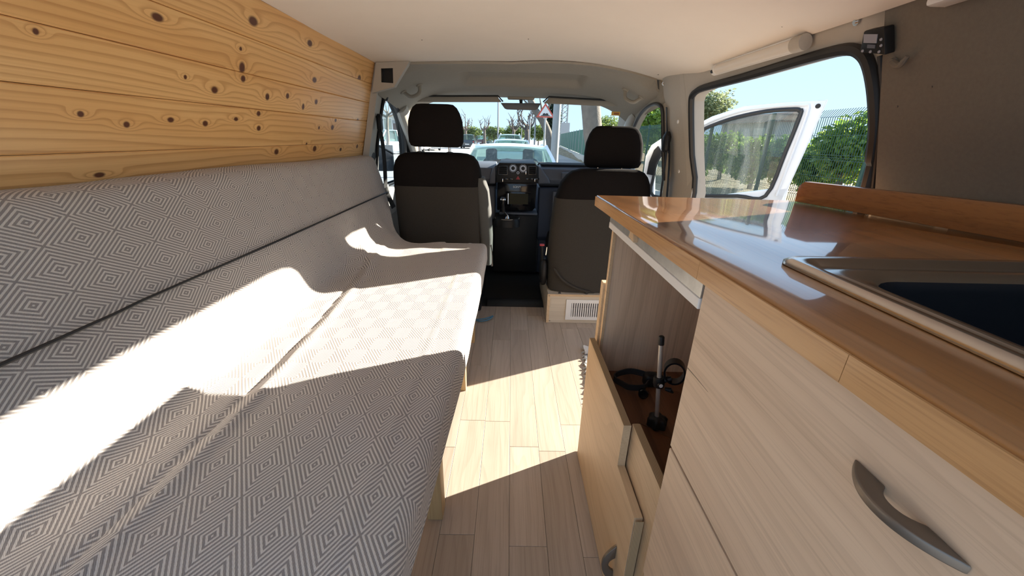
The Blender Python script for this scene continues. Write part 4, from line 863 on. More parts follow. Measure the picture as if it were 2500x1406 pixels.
MB().lathe([(0, 0), (0.012, 0), (0.010, 0.008), (0, 0.009)], AY(1272, 245, 2.68), (0, -0.3, -1), 14).build('switch', 'rubber', dl)
def grab(pts, label, out):
    g = thing('grab_handle', label, 'grab handle', Vector(pts[0]))
    P = [Vector(p) for p in pts]; MB().tube(catmull([P[0], P[0].lerp(P[1], 0.25) + out, P[0].lerp(P[1], 0.75) + out, P[1]], 6), 0.010, 8).build('grip', 'liner', g)
    for p in P: MB().lathe([(0, -0.008), (0.02, -0.006), (0.018, 0.006), (0.008, 0.010)], p, out, 14).build('mount', 'liner', g)
grab([on_liner(1527, 219), on_liner(1566, 238)], 'grey grab handle above the open passenger doorway', Vector((-0.02, -0.01, -0.035)))
grab([on_liner(985, 224), on_liner(1024, 207)], 'grey grab handle above the driver window', Vector((0.02, -0.01, -0.035)))
# seat belts
sb = thing('seat_belt', 'black seat belt hanging beside the driver window', 'seat belt', AY(940, 470, 2.3))
bpts = [AY(930, 290, 2.28), AY(929, 318, 2.28), AY(934, 350, 2.27), AY(939, 400, 2.27), AY(942, 465, 2.26)]
MB().strip(catmull(bpts, 6), 0.024, 0.002, (0.6, 0.8, 0)).build('webbing', 'belt', sb, smooth=60)
c = AY(927, 300, 2.275); MB().loft([sup(c.x, c.y, c.z + z, 0.014 * s, 0.024 * s, 3, 18) for z, s in ((-0.045, 0.6), (-0.03, 1), (0.03, 1), (0.045, 0.5))]).build('upper_guide', 'black', sb, smooth=60)
c = AY(941, 466, 2.26); MB().lathe([(0, -0.008), (0.02, -0.008), (0.022, 0.004), (0.01, 0.010), (0, 0.010)], c, (0.5, -0.8, 0.2), 14).build('anchor', 'black', sb)
MB().strip([c + Vector((0.004, -0.004, 0)), c + Vector((0.03, 0.03, -0.10))], 0.03, 0.002, (0.6, 0.8, 0)).build('lap_webbing', 'belt', sb, smooth=0)
sb = thing('seat_belt', 'black seat belt on the pillar beside the sliding door', 'seat belt', bpp(1628, 350))
MB().strip(catmull([bpp(1630, 330, 0.03), bpp(1628, 350, 0.035), bpp(1624, 400, 0.04), bpp(1614, 470, 0.06), bpp(1606, 560, 0.08)], 6), 0.045, 0.002, (0.2, 1, 0)).build('webbing', 'belt', sb, smooth=60)
MB().strip(catmull([bpp(1634, 345, 0.024), bpp(1634, 400, 0.024), bpp(1629, 470, 0.024), bpp(1622, 560, 0.024)], 6), 0.045, 0.002, (0.2, 1, 0)).build('return_webbing', 'belt', sb, smooth=60)
c = bpp(1627, 345, 0.03); MB().loft([sup(c.x, c.y, c.z + z, 0.016 * s, 0.028 * s, 3, 18) for z, s in ((-0.05, 0.5), (-0.035, 0.95), (0.02, 1), (0.045, 0.5))]).build('upper_guide', 'black', sb, smooth=60)
# tube lamp over the sliding door
def rw_in(x, y, off): return lean(x, y, RW[0] - off, RW[1], RW[2])
t0, t1 = rw_in(1748, 170, 0.022), rw_in(1946, 108, 0.022)
tl = thing('tube_lamp', 'slim white tube lamp fixed above the sliding door', 'lamp', (t0 + t1) / 2)
dT = (t1 - t0).normalized(); nT = Vector((-0.9, 0, -0.42)); upT = dT.cross(nT).normalized(); nT = upT.cross(dT).normalized()
def seg(a, b, w, h, name, mat, par, off=0.0, bev=0.003):
    a, b = Vector(a) + nT * off, Vector(b) + nT * off
    return MB().loft([[a + upT * w * math.cos(q) + nT * h * math.sin(q) for q in [2 * math.pi * k / 16 for k in range(16)]], [b + upT * w * math.cos(q) + nT * h * math.sin(q) for q in [2 * math.pi * k / 16 for k in range(16)]]]).build(name, mat, par, smooth=60)
sgn = 1 if nT.x < 0 else -1
MB().loft([[a + upT * 0.018 + nT * -0.014, a + upT * 0.018 + nT * 0.002, a - upT * 0.018 + nT * 0.002, a - upT * 0.018 - nT * 0.014] for a in (t0, t1)]).build('lamp_base', 'whiteplastic', tl, bevel=0.002)
seg(t0 + dT * 0.012, t1 - dT * 0.004, 0.015, 0.012, 'diffuser', 'tube', tl, 0.003 * sgn)
seg(t0 - dT * 0.004, t0 + dT * 0.014, 0.0175, 0.015, 'end_cap', 'whiteplastic', tl, 0.002 * sgn)
seg(t1 - dT * 0.006, t1 + dT * 0.032, 0.0185, 0.016, 'end_cap', 'pillar', tl, 0.002 * sgn)
p = t0 + dT * 0.004 + nT * 0.016 * sgn; MB().lathe([(0, 0), (0.006, 0), (0.005, 0.003), (0, 0.003)], p, nT * sgn, 10).build('lamp_switch', 'black', tl)
# control panel in the rear upper corner of the opening
q = [rw_in(x, y, 0.03) for x, y in ((2108, 76), (2158, 66), (2160, 135), (2098, 128))]
nq = (q[1] - q[0]).cross(q[3] - q[0]).normalized(); nq = nq if nq.x < 0 else -nq
cpn = thing('control_panel', 'small black control panel with grey screen at the door corner', 'control panel', q[3])
MB().prism(q, nq * -0.02).build('panel_case', 'black', cpn, bevel=0.003)
def on_q(x, y, o=0.001): return APL(x, y, q[0], nq) + nq * o
MB().prism([on_q(x, y, 0.0002) for x, y in ((2111, 83), (2144, 83), (2141, 105), (2110, 104))], nq * 0.0015).build('panel_screen', 'screen', cpn, smooth=0)
MB().prism([on_q(x, y, 0.0002) for x, y in ((2119, 108), (2138, 109), (2137, 118), (2118, 117))], nq * 0.001).build('panel_plate', 'dash', cpn, smooth=0)
for (x, y) in ((2152, 96), (2152, 111), (2107, 124), (2126, 126), (2147, 126)): MB().lathe([(0, 0), (0.0028, 0), (0.0022, 0.0015), (0, 0.0015)], on_q(x, y, 0.0005), nq, 10).build('panel_button', 'screen', cpn)
cab = [rw_in(2148, 136, 0.008), rw_in(2150, 170, 0.006), rw_in(2154, 230, 0.004), rw_in(2146, 330, 0.006), rw_in(2132, 455, 0.006), rw_in(2120, 560, 0.01)]
tag(MB().tube(catmull(cab, 6), 0.004, 8).build('ribbed_cable', 'rubber'), 'black ribbed cable running down beside the door seal', 'cable')
# hook and lamp on the lining board
hk = thing('wall_hook', 'small felt-coloured hook on the right lining board', 'hook', lean(2195, 150, *RB))
h0, h1, h2 = [lean(x, y, RB[0] - o, RB[1], RB[2]) for x, y, o in ((2180, 152, 0.004), (2195, 160, 0.02), (2216, 137, 0.018))]
MB().tube(catmull([h0, h1, h2], 6), [0.006] * 5 + [0.005] * 5 + [0.004] * 3, 8).build('hook_arm', 'carpet', hk)
MB().lathe([(0, -0.002), (0.008, -0.002), (0.007, 0.004), (0, 0.004)], h0, (-1, 0, -0.3), 12).build('hook_plate', 'carpet', hk)
l0 = lean(2310, 4, RB[0] - 0.02, RB[1], RB[2])
tag(MB().box(l0 + Vector((-0.018, -0.16, -0.004)), l0 + Vector((0.018, 0.018, 0.03))).build('strip_lamp', 'whiteplastic', bevel=0.006), 'white strip lamp on the lining board under the ceiling', 'lamp')
# sticker on the windscreen and the wipers outside
a, b = AY(1492, 282, 2.74), AY(1514, 273, 2.74)
stk = thing('windscreen_sticker', 'small orange sticker on the windscreen above the passenger headrest', 'sticker', a)
MB().box((a.x, 2.737, a.z), (b.x, 2.739, b.z)).build('sticker_label', 'yellow', stk, smooth=0)
for k in range(4): MB().box((a.x + 0.018 + k * 0.008, 2.7362, a.z + 0.006), (a.x + 0.023 + k * 0.008, 2.7372, b.z - 0.006)).build('printed_bar', 'red', stk, smooth=0)
for pts, lb in ((((1178, 399), (1210, 392), (1238, 388.5), (1272, 393)), 'black wiper lying across the driver side of the windscreen'), (((1318, 399), (1358, 398), (1364, 404), (1385, 408)), 'black wiper resting at the passenger side of the windscreen')):
    w = thing('wiper', lb, 'wiper', AY(*pts[0], 3.56))
    MB().tube([AY(x, y, 3.56) for x, y in pts], 0.007, 6).build('wiper_arm', 'rubber', w)
    MB().strip([AY(pts[0][0] + 20, pts[0][1] - 1, 3.55), AY(pts[-1][0] + 4, pts[-1][1] - 1, 3.55)], 0.02, 0.006, (0, 0.7, 0.7)).build('wiper_blade', 'rubber', w)
# ================================================================== outside
G = -0.52
def ground_mat(name, c1, c2, sc_=6.0, c3=None, bump=0.4):
    t = NT(name); v, x, y, z = t.co(); f = t.noise(v, sc_, 6.0, 0.65); c = t.mix(t.smooth(f, 0.35, 0.65), c1, c2)
    if c3: c = t.mix(t.smooth(t.noise(v, sc_ * 3.3, 3.0), 0.58, 0.66), c, c3)
    t.bump(t.noise(v, sc_ * 8, 3.0), bump, 0.01); return t.bs(Base_Color=c, Roughness=0.95)
M['asphalt'] = ground_mat('asphalt', (0.32, 0.317, 0.315), (0.39, 0.383, 0.372), 20)
M['dirt'] = ground_mat('dry_earth', (0.36, 0.26, 0.155), (0.20, 0.145, 0.085), 2.2, (0.50, 0.42, 0.26))
def pave_mat():
    t = NT('paving'); v, x, y, z = t.co(); b = t.n.new('ShaderNodeTexBrick'); t.l.new(v, b.inputs['Vector'])
    b.inputs['Color1'].default_value = (0.46, 0.41, 0.37, 1); b.inputs['Color2'].default_value = (0.40, 0.36, 0.33, 1); b.inputs['Mortar'].default_value = (0.20, 0.18, 0.17, 1)
    b.inputs['Scale'].default_value = 2.5; b.inputs['Mortar Size'].default_value = 0.03; return t.bs(Base_Color=b.outputs[0], Roughness=0.9)
M['paving'] = pave_mat()
def leaf_mat(name, a, b, c):
    t = NT(name); v, x, y, z = t.co(); f = t.noise(v, 9.0, 3.0, 0.7); col = t.mix(t.smooth(f, 0.35, 0.65), a, b); col = t.mix(t.smooth(t.noise(v, 23.0, 1.0), 0.55, 0.7), col, c)
    tr = t.n.new('ShaderNodeBsdfTranslucent'); t.l.new(col, tr.inputs[0]); mx = t.n.new('ShaderNodeMixShader'); mx.inputs[0].default_value = 0.45
    t.bs(Base_Color=col, Roughness=0.28); t.l.new(t.b.outputs[0], mx.inputs[1]); t.l.new(tr.outputs[0], mx.inputs[2]); t.l.new(mx.outputs[0], t.out.inputs[0]); return t.m
M['lemonleaf'] = leaf_mat('citrus_leaves', (0.07, 0.15, 0.025), (0.20, 0.33, 0.05), (0.55, 0.62, 0.13))
M['paleleaf'] = leaf_mat('pale_leaves', (0.16, 0.20, 0.10), (0.25, 0.29, 0.14), (0.40, 0.42, 0.22))
M['hedgeleaf'] = leaf_mat('hedge_leaves', (0.10, 0.16, 0.04), (0.20, 0.26, 0.07), (0.36, 0.38, 0.12))
M['darkleaf'] = leaf_mat('cypress_leaves', (0.015, 0.03, 0.012), (0.025, 0.05, 0.018), (0.05, 0.08, 0.03))
M['bark'] = plain('plane_bark', (0.17, 0.145, 0.12), 0.9, var=0.35, scale=7, bump=0.6, bdist=0.02)
M['barkdk'] = plain('pollard_bark', (0.12, 0.10, 0.088), 0.9, var=0.35, scale=9, bump=0.6, bdist=0.02)
M['post'] = plain('galvanised_post', (0.30, 0.31, 0.31), 0.45, 0.3, var=0.1)
M['fencegreen'] = plain('fence_green', (0.03, 0.08, 0.06), 0.5, 0.0)
M['screen_green'] = plain('fence_screen_cloth', (0.07, 0.17, 0.12), 0.85, var=0.2, scale=3)
M['concrete'] = plain('concrete', (0.55, 0.53, 0.49), 0.9, var=0.15, scale=5)
M['signwhite'] = plain('sign_white', (0.72, 0.70, 0.68), 0.5); M['signred'] = plain('sign_red', (0.55, 0.09, 0.06), 0.5); M['signblack'] = plain('sign_black', (0.03, 0.03, 0.03), 0.5)
M['housewall'] = plain('house_render', (0.70, 0.67, 0.60), 0.9, var=0.06, scale=2); M['housetrim'] = plain('house_trim', (0.80, 0.79, 0.76), 0.8)
M['shutter'] = plain('window_shutter', (0.45, 0.44, 0.36), 0.7); M['doorbrown'] = plain('garage_door', (0.17, 0.12, 0.11), 0.7); M['rooftile'] = plain('blue_grey_roof', (0.42, 0.50, 0.58), 0.7)
M['brickwall'] = plain('brick_wall', (0.33, 0.20, 0.165), 0.9, var=0.2, scale=8); M['greywall'] = plain('grey_wall', (0.40, 0.40, 0.40), 0.9)
M['tyre'] = plain('tyre', (0.02, 0.02, 0.02), 0.85); M['lampglass'] = plain('head_lamp', (0.6, 0.62, 0.64), 0.15); M['tail'] = plain('tail_lamp', (0.40, 0.02, 0.02), 0.3)
paint = lambda n, c: plain('paint_' + n, c, 0.25, var=0.02, coat=0.8)
M['p_white'] = paint('white', (0.74, 0.75, 0.76)); M['p_dark'] = paint('dark', (0.035, 0.04, 0.045)); M['p_blue'] = paint('light_blue', (0.34, 0.44, 0.52)); M['p_red'] = paint('dark_red', (0.10, 0.05, 0.05)); M['p_teal'] = paint('teal', (0.12, 0.22, 0.25))
struct(MB().box((-60, -30, G - 0.1), (60, 260, G)).build('floor_road', 'asphalt', smooth=0), 'grey asphalt street outside the van')
struct(MB().box((1.25, 4.7, G), (4.3, 160, G + 0.13)).build('floor_pavement', 'paving', smooth=0), 'paved footway beside the parked cars')
struct(MB().box((1.10, 4.7, G), (1.25, 160, G + 0.14)).build('trim_kerb', 'concrete', smooth=0), 'pale concrete kerb')
def dirt_pt(u, v): x = 4.0 + 50 * u ** 1.6; y = -6 + 70 * v; return (x, y, G + 0.03 + 0.10 * max(0, mnoise.noise(Vector((x * 0.6, y * 0.5, 0)))) + 0.05 * mnoise.noise(Vector((x * 2, y * 2, 3))) + (0.15 if x > 5.6 else 0))
struct(MB().grid(dirt_pt, 60, 90).build('floor_earth', 'dirt'), 'dry brown earth with leaf litter by the wire fence')

rl = random.Random(11)
def leaves(n, centre, rad, size, shape=0.35):
    m = MB(); c = Vector(centre)
    for _ in range(n):
        d = Vector((rl.gauss(0, 1), rl.gauss(0, 1), rl.gauss(0, 1))).normalized(); r = rl.random() ** shape
        lump = 0.8 + 0.35 * mnoise.noise(d * 2.1 + c * 0.7)
        p = c + Vector((d.x * rad[0], d.y * rad[1], d.z * rad[2])) * r * lump
        a = Vector((rl.gauss(0, 1), rl.gauss(0, 1), rl.gauss(0, 0.7))).normalized(); b = a.orthogonal().normalized(); s = size * rl.uniform(0.6, 1.3)
        b = (Matrix.Rotation(rl.uniform(0, 6.28), 3, a) @ b)
        o = len(m.v); m.v += [tuple(p - a * s), tuple(p + b * s * 0.45), tuple(p + a * s), tuple(p - b * s * 0.45)]; m.f.append((o, o + 1, o + 2, o + 3))
    return m
def tree(name, label, base, trunk_h, r, crown_c, rad, n, size, leaf, bark='barkdk', group=None, cat='tree'):
    t = thing(name, label, cat, base, group=group); b = Vector(base)
    lv = MB(); g = leaves(n, crown_c, rad, size); lv.v, lv.f = g.v, g.f
    lv.build('foliage', leaf, t, smooth=0, kind='stuff')
    cc = Vector(crown_c); P = [b + Vector((0, 0, -0.05)), b.lerp(cc, 0.4) + Vector((rl.uniform(-.1, .1), 0, 0)), cc]
    MB().tube(P, [r * 1.3, r, r * 0.5], 8).build('trunk', bark, t)
    for k in range(5):
        a = rl.uniform(0, 6.28); MB().tube([P[1].lerp(cc, 0.3 + 0.1 * k), cc + Vector((math.cos(a) * rad[0] * 0.6, math.sin(a) * rad[1] * 0.6, rl.uniform(-0.1, 0.6) * rad[2]))], [r * 0.5, r * 0.15], 5).build('branch', bark, t)
    return t
# --- citrus grove behind the wire fence
grove = [((2085, 365), 6.4, (0.75, 0.9, 0.72), 'bushy citrus tree at the fence with its crown clear of the open door'),
         ((2000, 410), 6.5, (0.6, 0.65, 0.55), 'low citrus bush against the fence behind the open door edge'),
         ((1925, 390), 7.0, (0.85, 0.85, 0.70), 'citrus tree in the grove seen through the open door window, beside its rear frame'),
         ((1845, 390), 7.2, (0.95, 0.95, 0.75), 'broad citrus tree in the middle of the grove behind the door glass'),
         ((1770, 370), 7.4, (1.0, 1.0, 0.75), 'tall citrus tree in the grove in front of the pale tree'),
         ((1715, 375), 7.4, (1.0, 1.1, 0.9), 'citrus tree in the grove beside the sliding door post'),
         ((1600, 300), 8.0, (1.5, 2.4, 1.7), 'large green tree seen through the open front doorway'),
         ((1572, 330), 10.2, (1.6, 2.6, 1.5), 'dark green bushy tree beyond the open front doorway')]
for (px, X, rad, lb) in grove:
    c = AX(px[0], px[1], X); n = 2300 if X < 7.6 else 3200
    tree('citrus_tree', lb, (c.x, c.y, G + 0.1), 1.0, 0.06, c, rad, n, 0.085 if X < 7.6 else 0.15, 'lemonleaf')
for X, Y, lb in ((6.9, 6.0, 'citrus tree beside the clear-standing one, farther back along the fence'), (6.8, 3.6, 'citrus tree at the rear end of the grove'), (9.5, 5.2, 'citrus tree in the second row of the grove')):
    tree('citrus_tree', lb, (X, Y, G + 0.1), 1.0, 0.06, (X, Y, 0.55), (0.8, 0.9, 0.8), 2000, 0.085, 'lemonleaf')
c = AX(1728, 262, 11.5); tree('pale_tree', 'tall pale-leaved tree rising above the open door', (c.x, c.y, G), 2, 0.12, c, (1.5, 2.0, 1.1), 4200, 0.10, 'paleleaf')
# --- welded wire fence
FXR = 5.25; FT = 1.50
wf = thing('wire_fence', 'green welded wire fence in front of the citrus grove', 'fence', (FXR, 12, G))
pm = MB(); PW = 2.5
for k in range(50):
    y = k * 0.05 + 0.025; zz = [(0, G + 0.05), (0, 0.10), (0.03, 0.14), (0, 0.18), (0, 0.72), (0.03, 0.76), (0, 0.80), (0, FT - 0.12), (0.09, FT)]
    for a, b in zip(zz, zz[1:]):
        w = 0.0045; o = len(pm.v); pm.v += [(a[0] - w, y, a[1]), (a[0] + w, y - w, a[1]), (a[0] + w, y + w, a[1]), (b[0] - w, y, b[1]), (b[0] + w, y - w, b[1]), (b[0] + w, y + w, b[1])]
        pm.f += [(o, o + 1, o + 4, o + 3), (o + 1, o + 2, o + 5, o + 4), (o + 2, o, o + 3, o + 5)]
for x, z in ((0, 0.10), (0.03, 0.14), (0, 0.18), (0, 0.45), (0, 0.72), (0.03, 0.76), (0, 0.80), (0, 1.1), (0, FT - 0.12)): pm.tube([(x, 0, z), (x, PW, z)], 0.004, 3)
panel0 = pm.build('wire_panel', 'fencegreen', None, smooth=0); panel0.parent = wf; panel0.matrix_parent_inverse = parent_inv(wf); panel0.location = (FXR, -9.0, 0)
post0 = MB().box((-0.03, -0.025, G), (0.03, 0.025, FT + 0.02)).build('fence_post', 'fencegreen', None, smooth=0); post0.parent = wf; post0.matrix_parent_inverse = parent_inv(wf); post0.location = (FXR + 0.04, -9.0, 0)
for k in [-2, -1] + list(range(1, 13)):
    for src in (panel0, post0):
        c = src.copy(); COL.objects.link(c); c.location = (src.location.x, -9.0 + k * PW, 0)
# --- brick outbuilding in the grove
a, b = AX(1765, 300, 15.0), AX(1900, 300, 15.0)
bd_ = thing('outbuilding', 'low brick outbuilding with grey wall behind the citrus grove', 'building', (17, a.y, G))
y0, y1 = min(a.y, b.y), max(a.y, b.y); zt2 = AX(1850, 277, 15.0).z; zm2 = AX(1850, 300, 15.0).z
MB().box((15, y0, G), (16.6, y1, zm2)).build('wall', 'greywall', bd_, smooth=0)
MB().prism([(14.8, y0 - 0.3, zm2), (14.8, y1 + 0.3, zm2), (15.6, y1 + 0.3, zt2), (15.6, y0 - 0.3, zt2)], (1.2, 0, 0)).build('roof', 'brickwall', bd_, smooth=0)
MB().box((14.97, y0 + 1.0, G + 0.8), (15.0, y0 + 2.2, zm2 - 0.3)).build('window', 'signwhite', bd_, smooth=0)

# --- parked cars
def car(name, label, loc, rz, L, W, H, pt, cab, belt=0.92, hood=0.88, boot=0.95, rack=False, seats=True):
    c = thing(name, label, 'car', loc, rz)
    def P(o): return local(o, c)
    st = []                                                # body stations: y, half width, bottom, top
    for f, w, zb, zt in ((-0.5, 0.80, 0.40, boot - 0.12), (-0.485, 0.92, 0.28, boot - 0.03), (-0.44, 0.98, 0.22, boot), (cab[0], 1.0, 0.20, boot), (0.0, 1.0, 0.20, belt), (cab[3], 1.0, 0.20, belt + 0.03), (0.40, 0.97, 0.22, hood - 0.05), (0.47, 0.90, 0.26, hood - 0.14), (0.5, 0.74, 0.36, hood - 0.26)):
        hw = W / 2 * w; y = f * L; st.append([(-hw * 0.92, y, zb), (hw * 0.92, y, zb), (hw, y, zb + 0.12), (hw, y, zt - 0.18), (hw * 0.93, y, zt - 0.03), (hw * 0.6, y, zt + 0.015), (-hw * 0.6, y, zt + 0.015), (-hw * 0.93, y, zt - 0.03), (-hw, y, zt - 0.18), (-hw, y, zb + 0.12)])
    P(MB().loft(st).build('body', pt, smooth=45))
    bw, tw = W * 0.455, W * 0.365; zb, zt = belt - 0.03, H - 0.05; yb0, yt0, yt1, yb1 = [f * L for f in cab]
    zf = belt + 0.01
    def roofp(u, v): s = 2 * u - 1; return (tw * 1.03 * s, yt0 + (yt1 - yt0) * v, H - 0.045 * s * s - 0.05 * (2 * v - 1) ** 2)
    P(MB().grid(roofp, 13, 9).build('roof', pt, thick=0.03, smooth=60))
    cor = [((-bw, yb0, zb), (-tw, yt0, zt)), ((bw, yb0, zb), (tw, yt0, zt)), ((bw, yb1, zf), (tw, yt1, zt)), ((-bw, yb1, zf), (-tw, yt1, zt))]
    ym = (yt0 + yt1) / 2
    for a, b in cor + [((-bw, ym, zb), (-tw, ym, zt)), ((bw, ym, zb), (tw, ym, zt))]: P(MB().strip([a, Vector(a).lerp(Vector(b), 0.5) + Vector((0.012 if a[0] > 0 else -0.012, 0, 0)), b], 0.075, 0.05, (0, 1, 0)).build('pillar', pt, smooth=40))
    def quad(i, j, name): a, b = cor[i]; d, e_ = cor[j]; P(MB().prism([Vector(a), Vector(d), Vector(e_), Vector(b)], (0, 0, 0.004)).build(name, 'carglass', smooth=0))
    quad(2, 3, 'windscreen'); quad(0, 1, 'rear_window'); quad(1, 2, 'side_window'); quad(3, 0, 'side_window')
    wheel = None
    for x in (-1, 1):
        for y in (-0.30, 0.31):
            w = MB().lathe([(0.20, -0.10), (0.30, -0.10), (0.325, -0.07), (0.325, 0.07), (0.30, 0.10), (0.20, 0.10), (0.19, 0.06), (0.05, 0.07), (0, 0.07)], (x * (W / 2 - 0.10), y * L, 0.325), (x, 0, 0), 24).build('wheel', 'tyre', smooth=40); P(w)
            hcp = MB().lathe([(0.0, 0.072), (0.18, 0.068), (0.19, 0.062), (0.0, 0.06)], (x * (W / 2 - 0.10), y * L, 0.325), (x, 0, 0), 16).build('hub_cap', 'steel', smooth=40); local(hcp, w)
    for x in (-1, 1):
        P(MB().box((x * W * 0.30, L * 0.455, hood - 0.33), (x * W * 0.44, L * 0.488, hood - 0.19)).build('head_lamp', 'lampglass', bevel=0.02)); P(MB().box((x * W * 0.33, -L * 0.497, boot - 0.30), (x * W * 0.455, -L * 0.47, boot - 0.12)).build('tail_lamp', 'tail', bevel=0.02))
        P(MB().loft([sup(x * (W / 2 + 0.08), yb1 - 0.25, belt + z, 0.08 * s, 0.05 * s, 3, 14) for z, s in ((-0.02, 0.6), (0.02, 1), (0.09, 1), (0.12, 0.6))]).build('wing_mirror', pt, smooth=60))
    P(MB().box((-0.26, -L * 0.502, 0.48), (0.26, -L * 0.494, 0.59)).build('number_plate', 'signwhite', smooth=0)); P(MB().box((-0.26, L * 0.494, 0.42), (0.26, L * 0.508, 0.53)).build('number_plate', 'signwhite', smooth=0))
    P(MB().box((-W * 0.28, L * 0.478, 0.40), (W * 0.28, L * 0.505, 0.56)).build('grille', 'black', bevel=0.02))
    if seats:
        for x in (-0.36, 0.36):
            P(MB().loft([sup(x, ym - 0.15, z, hw, 0.07, 3, 16) for z, hw in ((0.45, 0.22), (0.95, 0.21), (1.06, 0.15), (1.09, 0.11), (1.24, 0.11), (1.27, 0.07))]).build('seat', 'seatgrey', smooth=60))
        P(MB().tube([(-0.36 + 0.18 * math.cos(a), yb1 - 0.62 + 0.05 * math.sin(a), 0.97 + 0.17 * math.sin(a)) for a in [2 * math.pi * k / 20 for k in range(20)]], 0.016, 6, closed=True).build('steering_wheel', 'black'))
        P(MB().box((-bw * 0.95, yb1 - 0.45, 0.80), (bw * 0.95, yb1 - 0.05, 0.93)).build('dashboard', 'dash', bevel=0.04))
    if rack:
        for x in (-1, 1): P(MB().tube([(x * tw * 0.95, yt0 + 0.1, H - 0.03), (x * tw * 0.95, yt0 + 0.2, H + 0.035), (x * tw * 0.95, yt1 - 0.2, H + 0.035), (x * tw * 0.95, yt1 - 0.1, H - 0.03)], 0.02, 6).build('roof_rail', pt))
    return c
SEDAN = (-0.40, -0.20, 0.03, 0.20); SUV = (-0.47, -0.40, 0.06, 0.20); MPV = (-0.48, -0.42, 0.12, 0.30)
sx_ = AY(1244, 392, 6.6).x
car('sedan', 'white saloon car parked nose to the van, its windscreen filling the view ahead', (sx_, 7.45, G), math.pi, 4.5, 1.78, AY(1250, 349, 7.9).z - G, 'p_white', SEDAN)
x2 = AY(1249, 343, 18).x; car('estate_car', 'white estate car with only its roof showing above the saloon', (x2, 18.5, G), 0, 4.5, 1.78, AY(1250, 340, 18).z - G + 0.02, 'p_white', SUV, seats=False)
x3 = AY(1245, 330, 29).x; car('off_road_car', 'white off-road car with roof rails parked farther along the row', (x3, 30.5, G), 0, 4.6, 1.9, AY(1245, 327, 29).z - G, 'p_white', SUV, 1.05, 1.05, 1.1, True, False)
p = AZ(1145, 362, G); car('dark_off_road_car', 'dark grey off-road car standing across the street', (p.x, p.y, G), 0, 4.5, 1.85, 1.72, 'p_dark', SUV, 1.02, 1.0, 1.05, False, False)
p = AZ(1174, 355, G); car('dark_red_hatchback', 'dark red hatchback farther down the street', (p.x, p.y, G), 0, 4.1, 1.8, 1.62, 'p_red', SUV, 0.95, 0.95, 1.0, False, False)
p = AZ(1203, 352, G); car('teal_car', 'teal car parked near the far hedge', (p.x - 1, p.y, G), 0.6, 4.2, 1.8, 1.5, 'p_teal', SEDAN, 0.92, 0.9, 0.95, False, False)
p = AZ(944, 376, G); car('light_blue_van', 'light blue people carrier parked in front of the house', (p.x, p.y, G), math.pi - 0.5, 4.3, 1.8, 1.85, 'p_blue', MPV, 1.0, 0.98, 1.0, False, False)
p = AZ(978, 372, G); car('white_car', 'white car parked behind the light blue people carrier', (p.x + 0.8, p.y + 3.5, G), math.pi, 4.3, 1.8, 1.62, 'p_white', SUV, 1.0, 1.0, 1.0, False, False)
p = AZ(1055, 366, G); car('white_hatchback', 'white hatchback at the kerb across the street', (p.x, p.y, G), 0.2, 4.1, 1.75, 1.45, 'p_white', SUV, 0.92, 0.9, 0.95, False, False)

# --- street furniture
p = AY(1356, 330, 12.8); lp = thing('lamp_post', 'thick galvanised lamp post on the footway', 'lamp post', (p.x, 12.8, G + 0.13))
MB().tube([(p.x, 12.8, G + 0.13), (p.x + 0.01, 12.8, 2.2), (p.x + 0.02, 12.8, 4.5)], [0.13, 0.115, 0.095], 16).build('post_shaft', 'post', lp); MB().lathe([(0.17, 0), (0.17, 0.02), (0.14, 0.04)], (p.x, 12.8, G + 0.13), (0, 0, 1), 16).build('post_foot', 'post', lp)
MB().tube([(p.x + 0.02, 12.8, 4.5), (p.x - 0.1, 12.8, 4.9), (p.x - 0.7, 12.8, 5.1)], 0.04, 10).build('post_arm', 'post', lp); MB().box((p.x - 1.1, 12.7, 5.04), (p.x - 0.65, 12.9, 5.14)).build('lantern', 'post', lp, bevel=0.03)
YS = 17.5; tri = [AY(x, y, YS) for x, y in ((1332, 251), (1309, 286), (1355, 288))]; cT = sum(tri, Vector()) / 3
sg = thing('warning_sign', 'triangular red-bordered speed hump warning sign on a pole', 'road sign', (cT.x, YS, G + 0.13))
MB().tube([(cT.x, YS + 0.04, G + 0.13), (cT.x, YS + 0.04, tri[0].z - 0.1)], 0.04, 10).build('sign_pole', 'post', sg)
MB().prism(tri, (0, 0.02, 0)).build('sign_border', 'signred', sg, bevel=0.0)
MB().prism([cT + (q_ - cT) * 0.72 + Vector((0, -0.004, 0)) for q_ in tri], (0, 0.003, 0)).build('sign_face', 'signwhite', sg)
w = (tri[2] - tri[1]).length; hb = cT + Vector((0, -0.008, -w * 0.16))
MB().prism([hb + Vector((w * a, 0, w * b)) for a, b in ((-0.24, 0), (0.24, 0), (0.24, 0.03), (0.16, 0.04), (0.13, 0.12), (0.05, 0.14), (0, 0.10), (-0.05, 0.14), (-0.13, 0.12), (-0.16, 0.04), (-0.24, 0.03))], (0, 0.003, 0)).build('hump_symbol', 'signblack', sg)
p = AY(1216, 300, 78); mp = thing('thin_lamp_post', 'thin distant lamp post above the far hedge', 'lamp post', (p.x, 78, G))
MB().tube([(p.x, 78, G), (p.x, 78, AY(1216, 230, 78).z)], [0.17, 0.12], 10).build('post_shaft', 'post', mp); MB().lathe([(0.25, 0), (0.25, 0.1), (0.1, 0.14)], (p.x, 78, G), (0, 0, 1), 12).build('post_foot', 'post', mp)
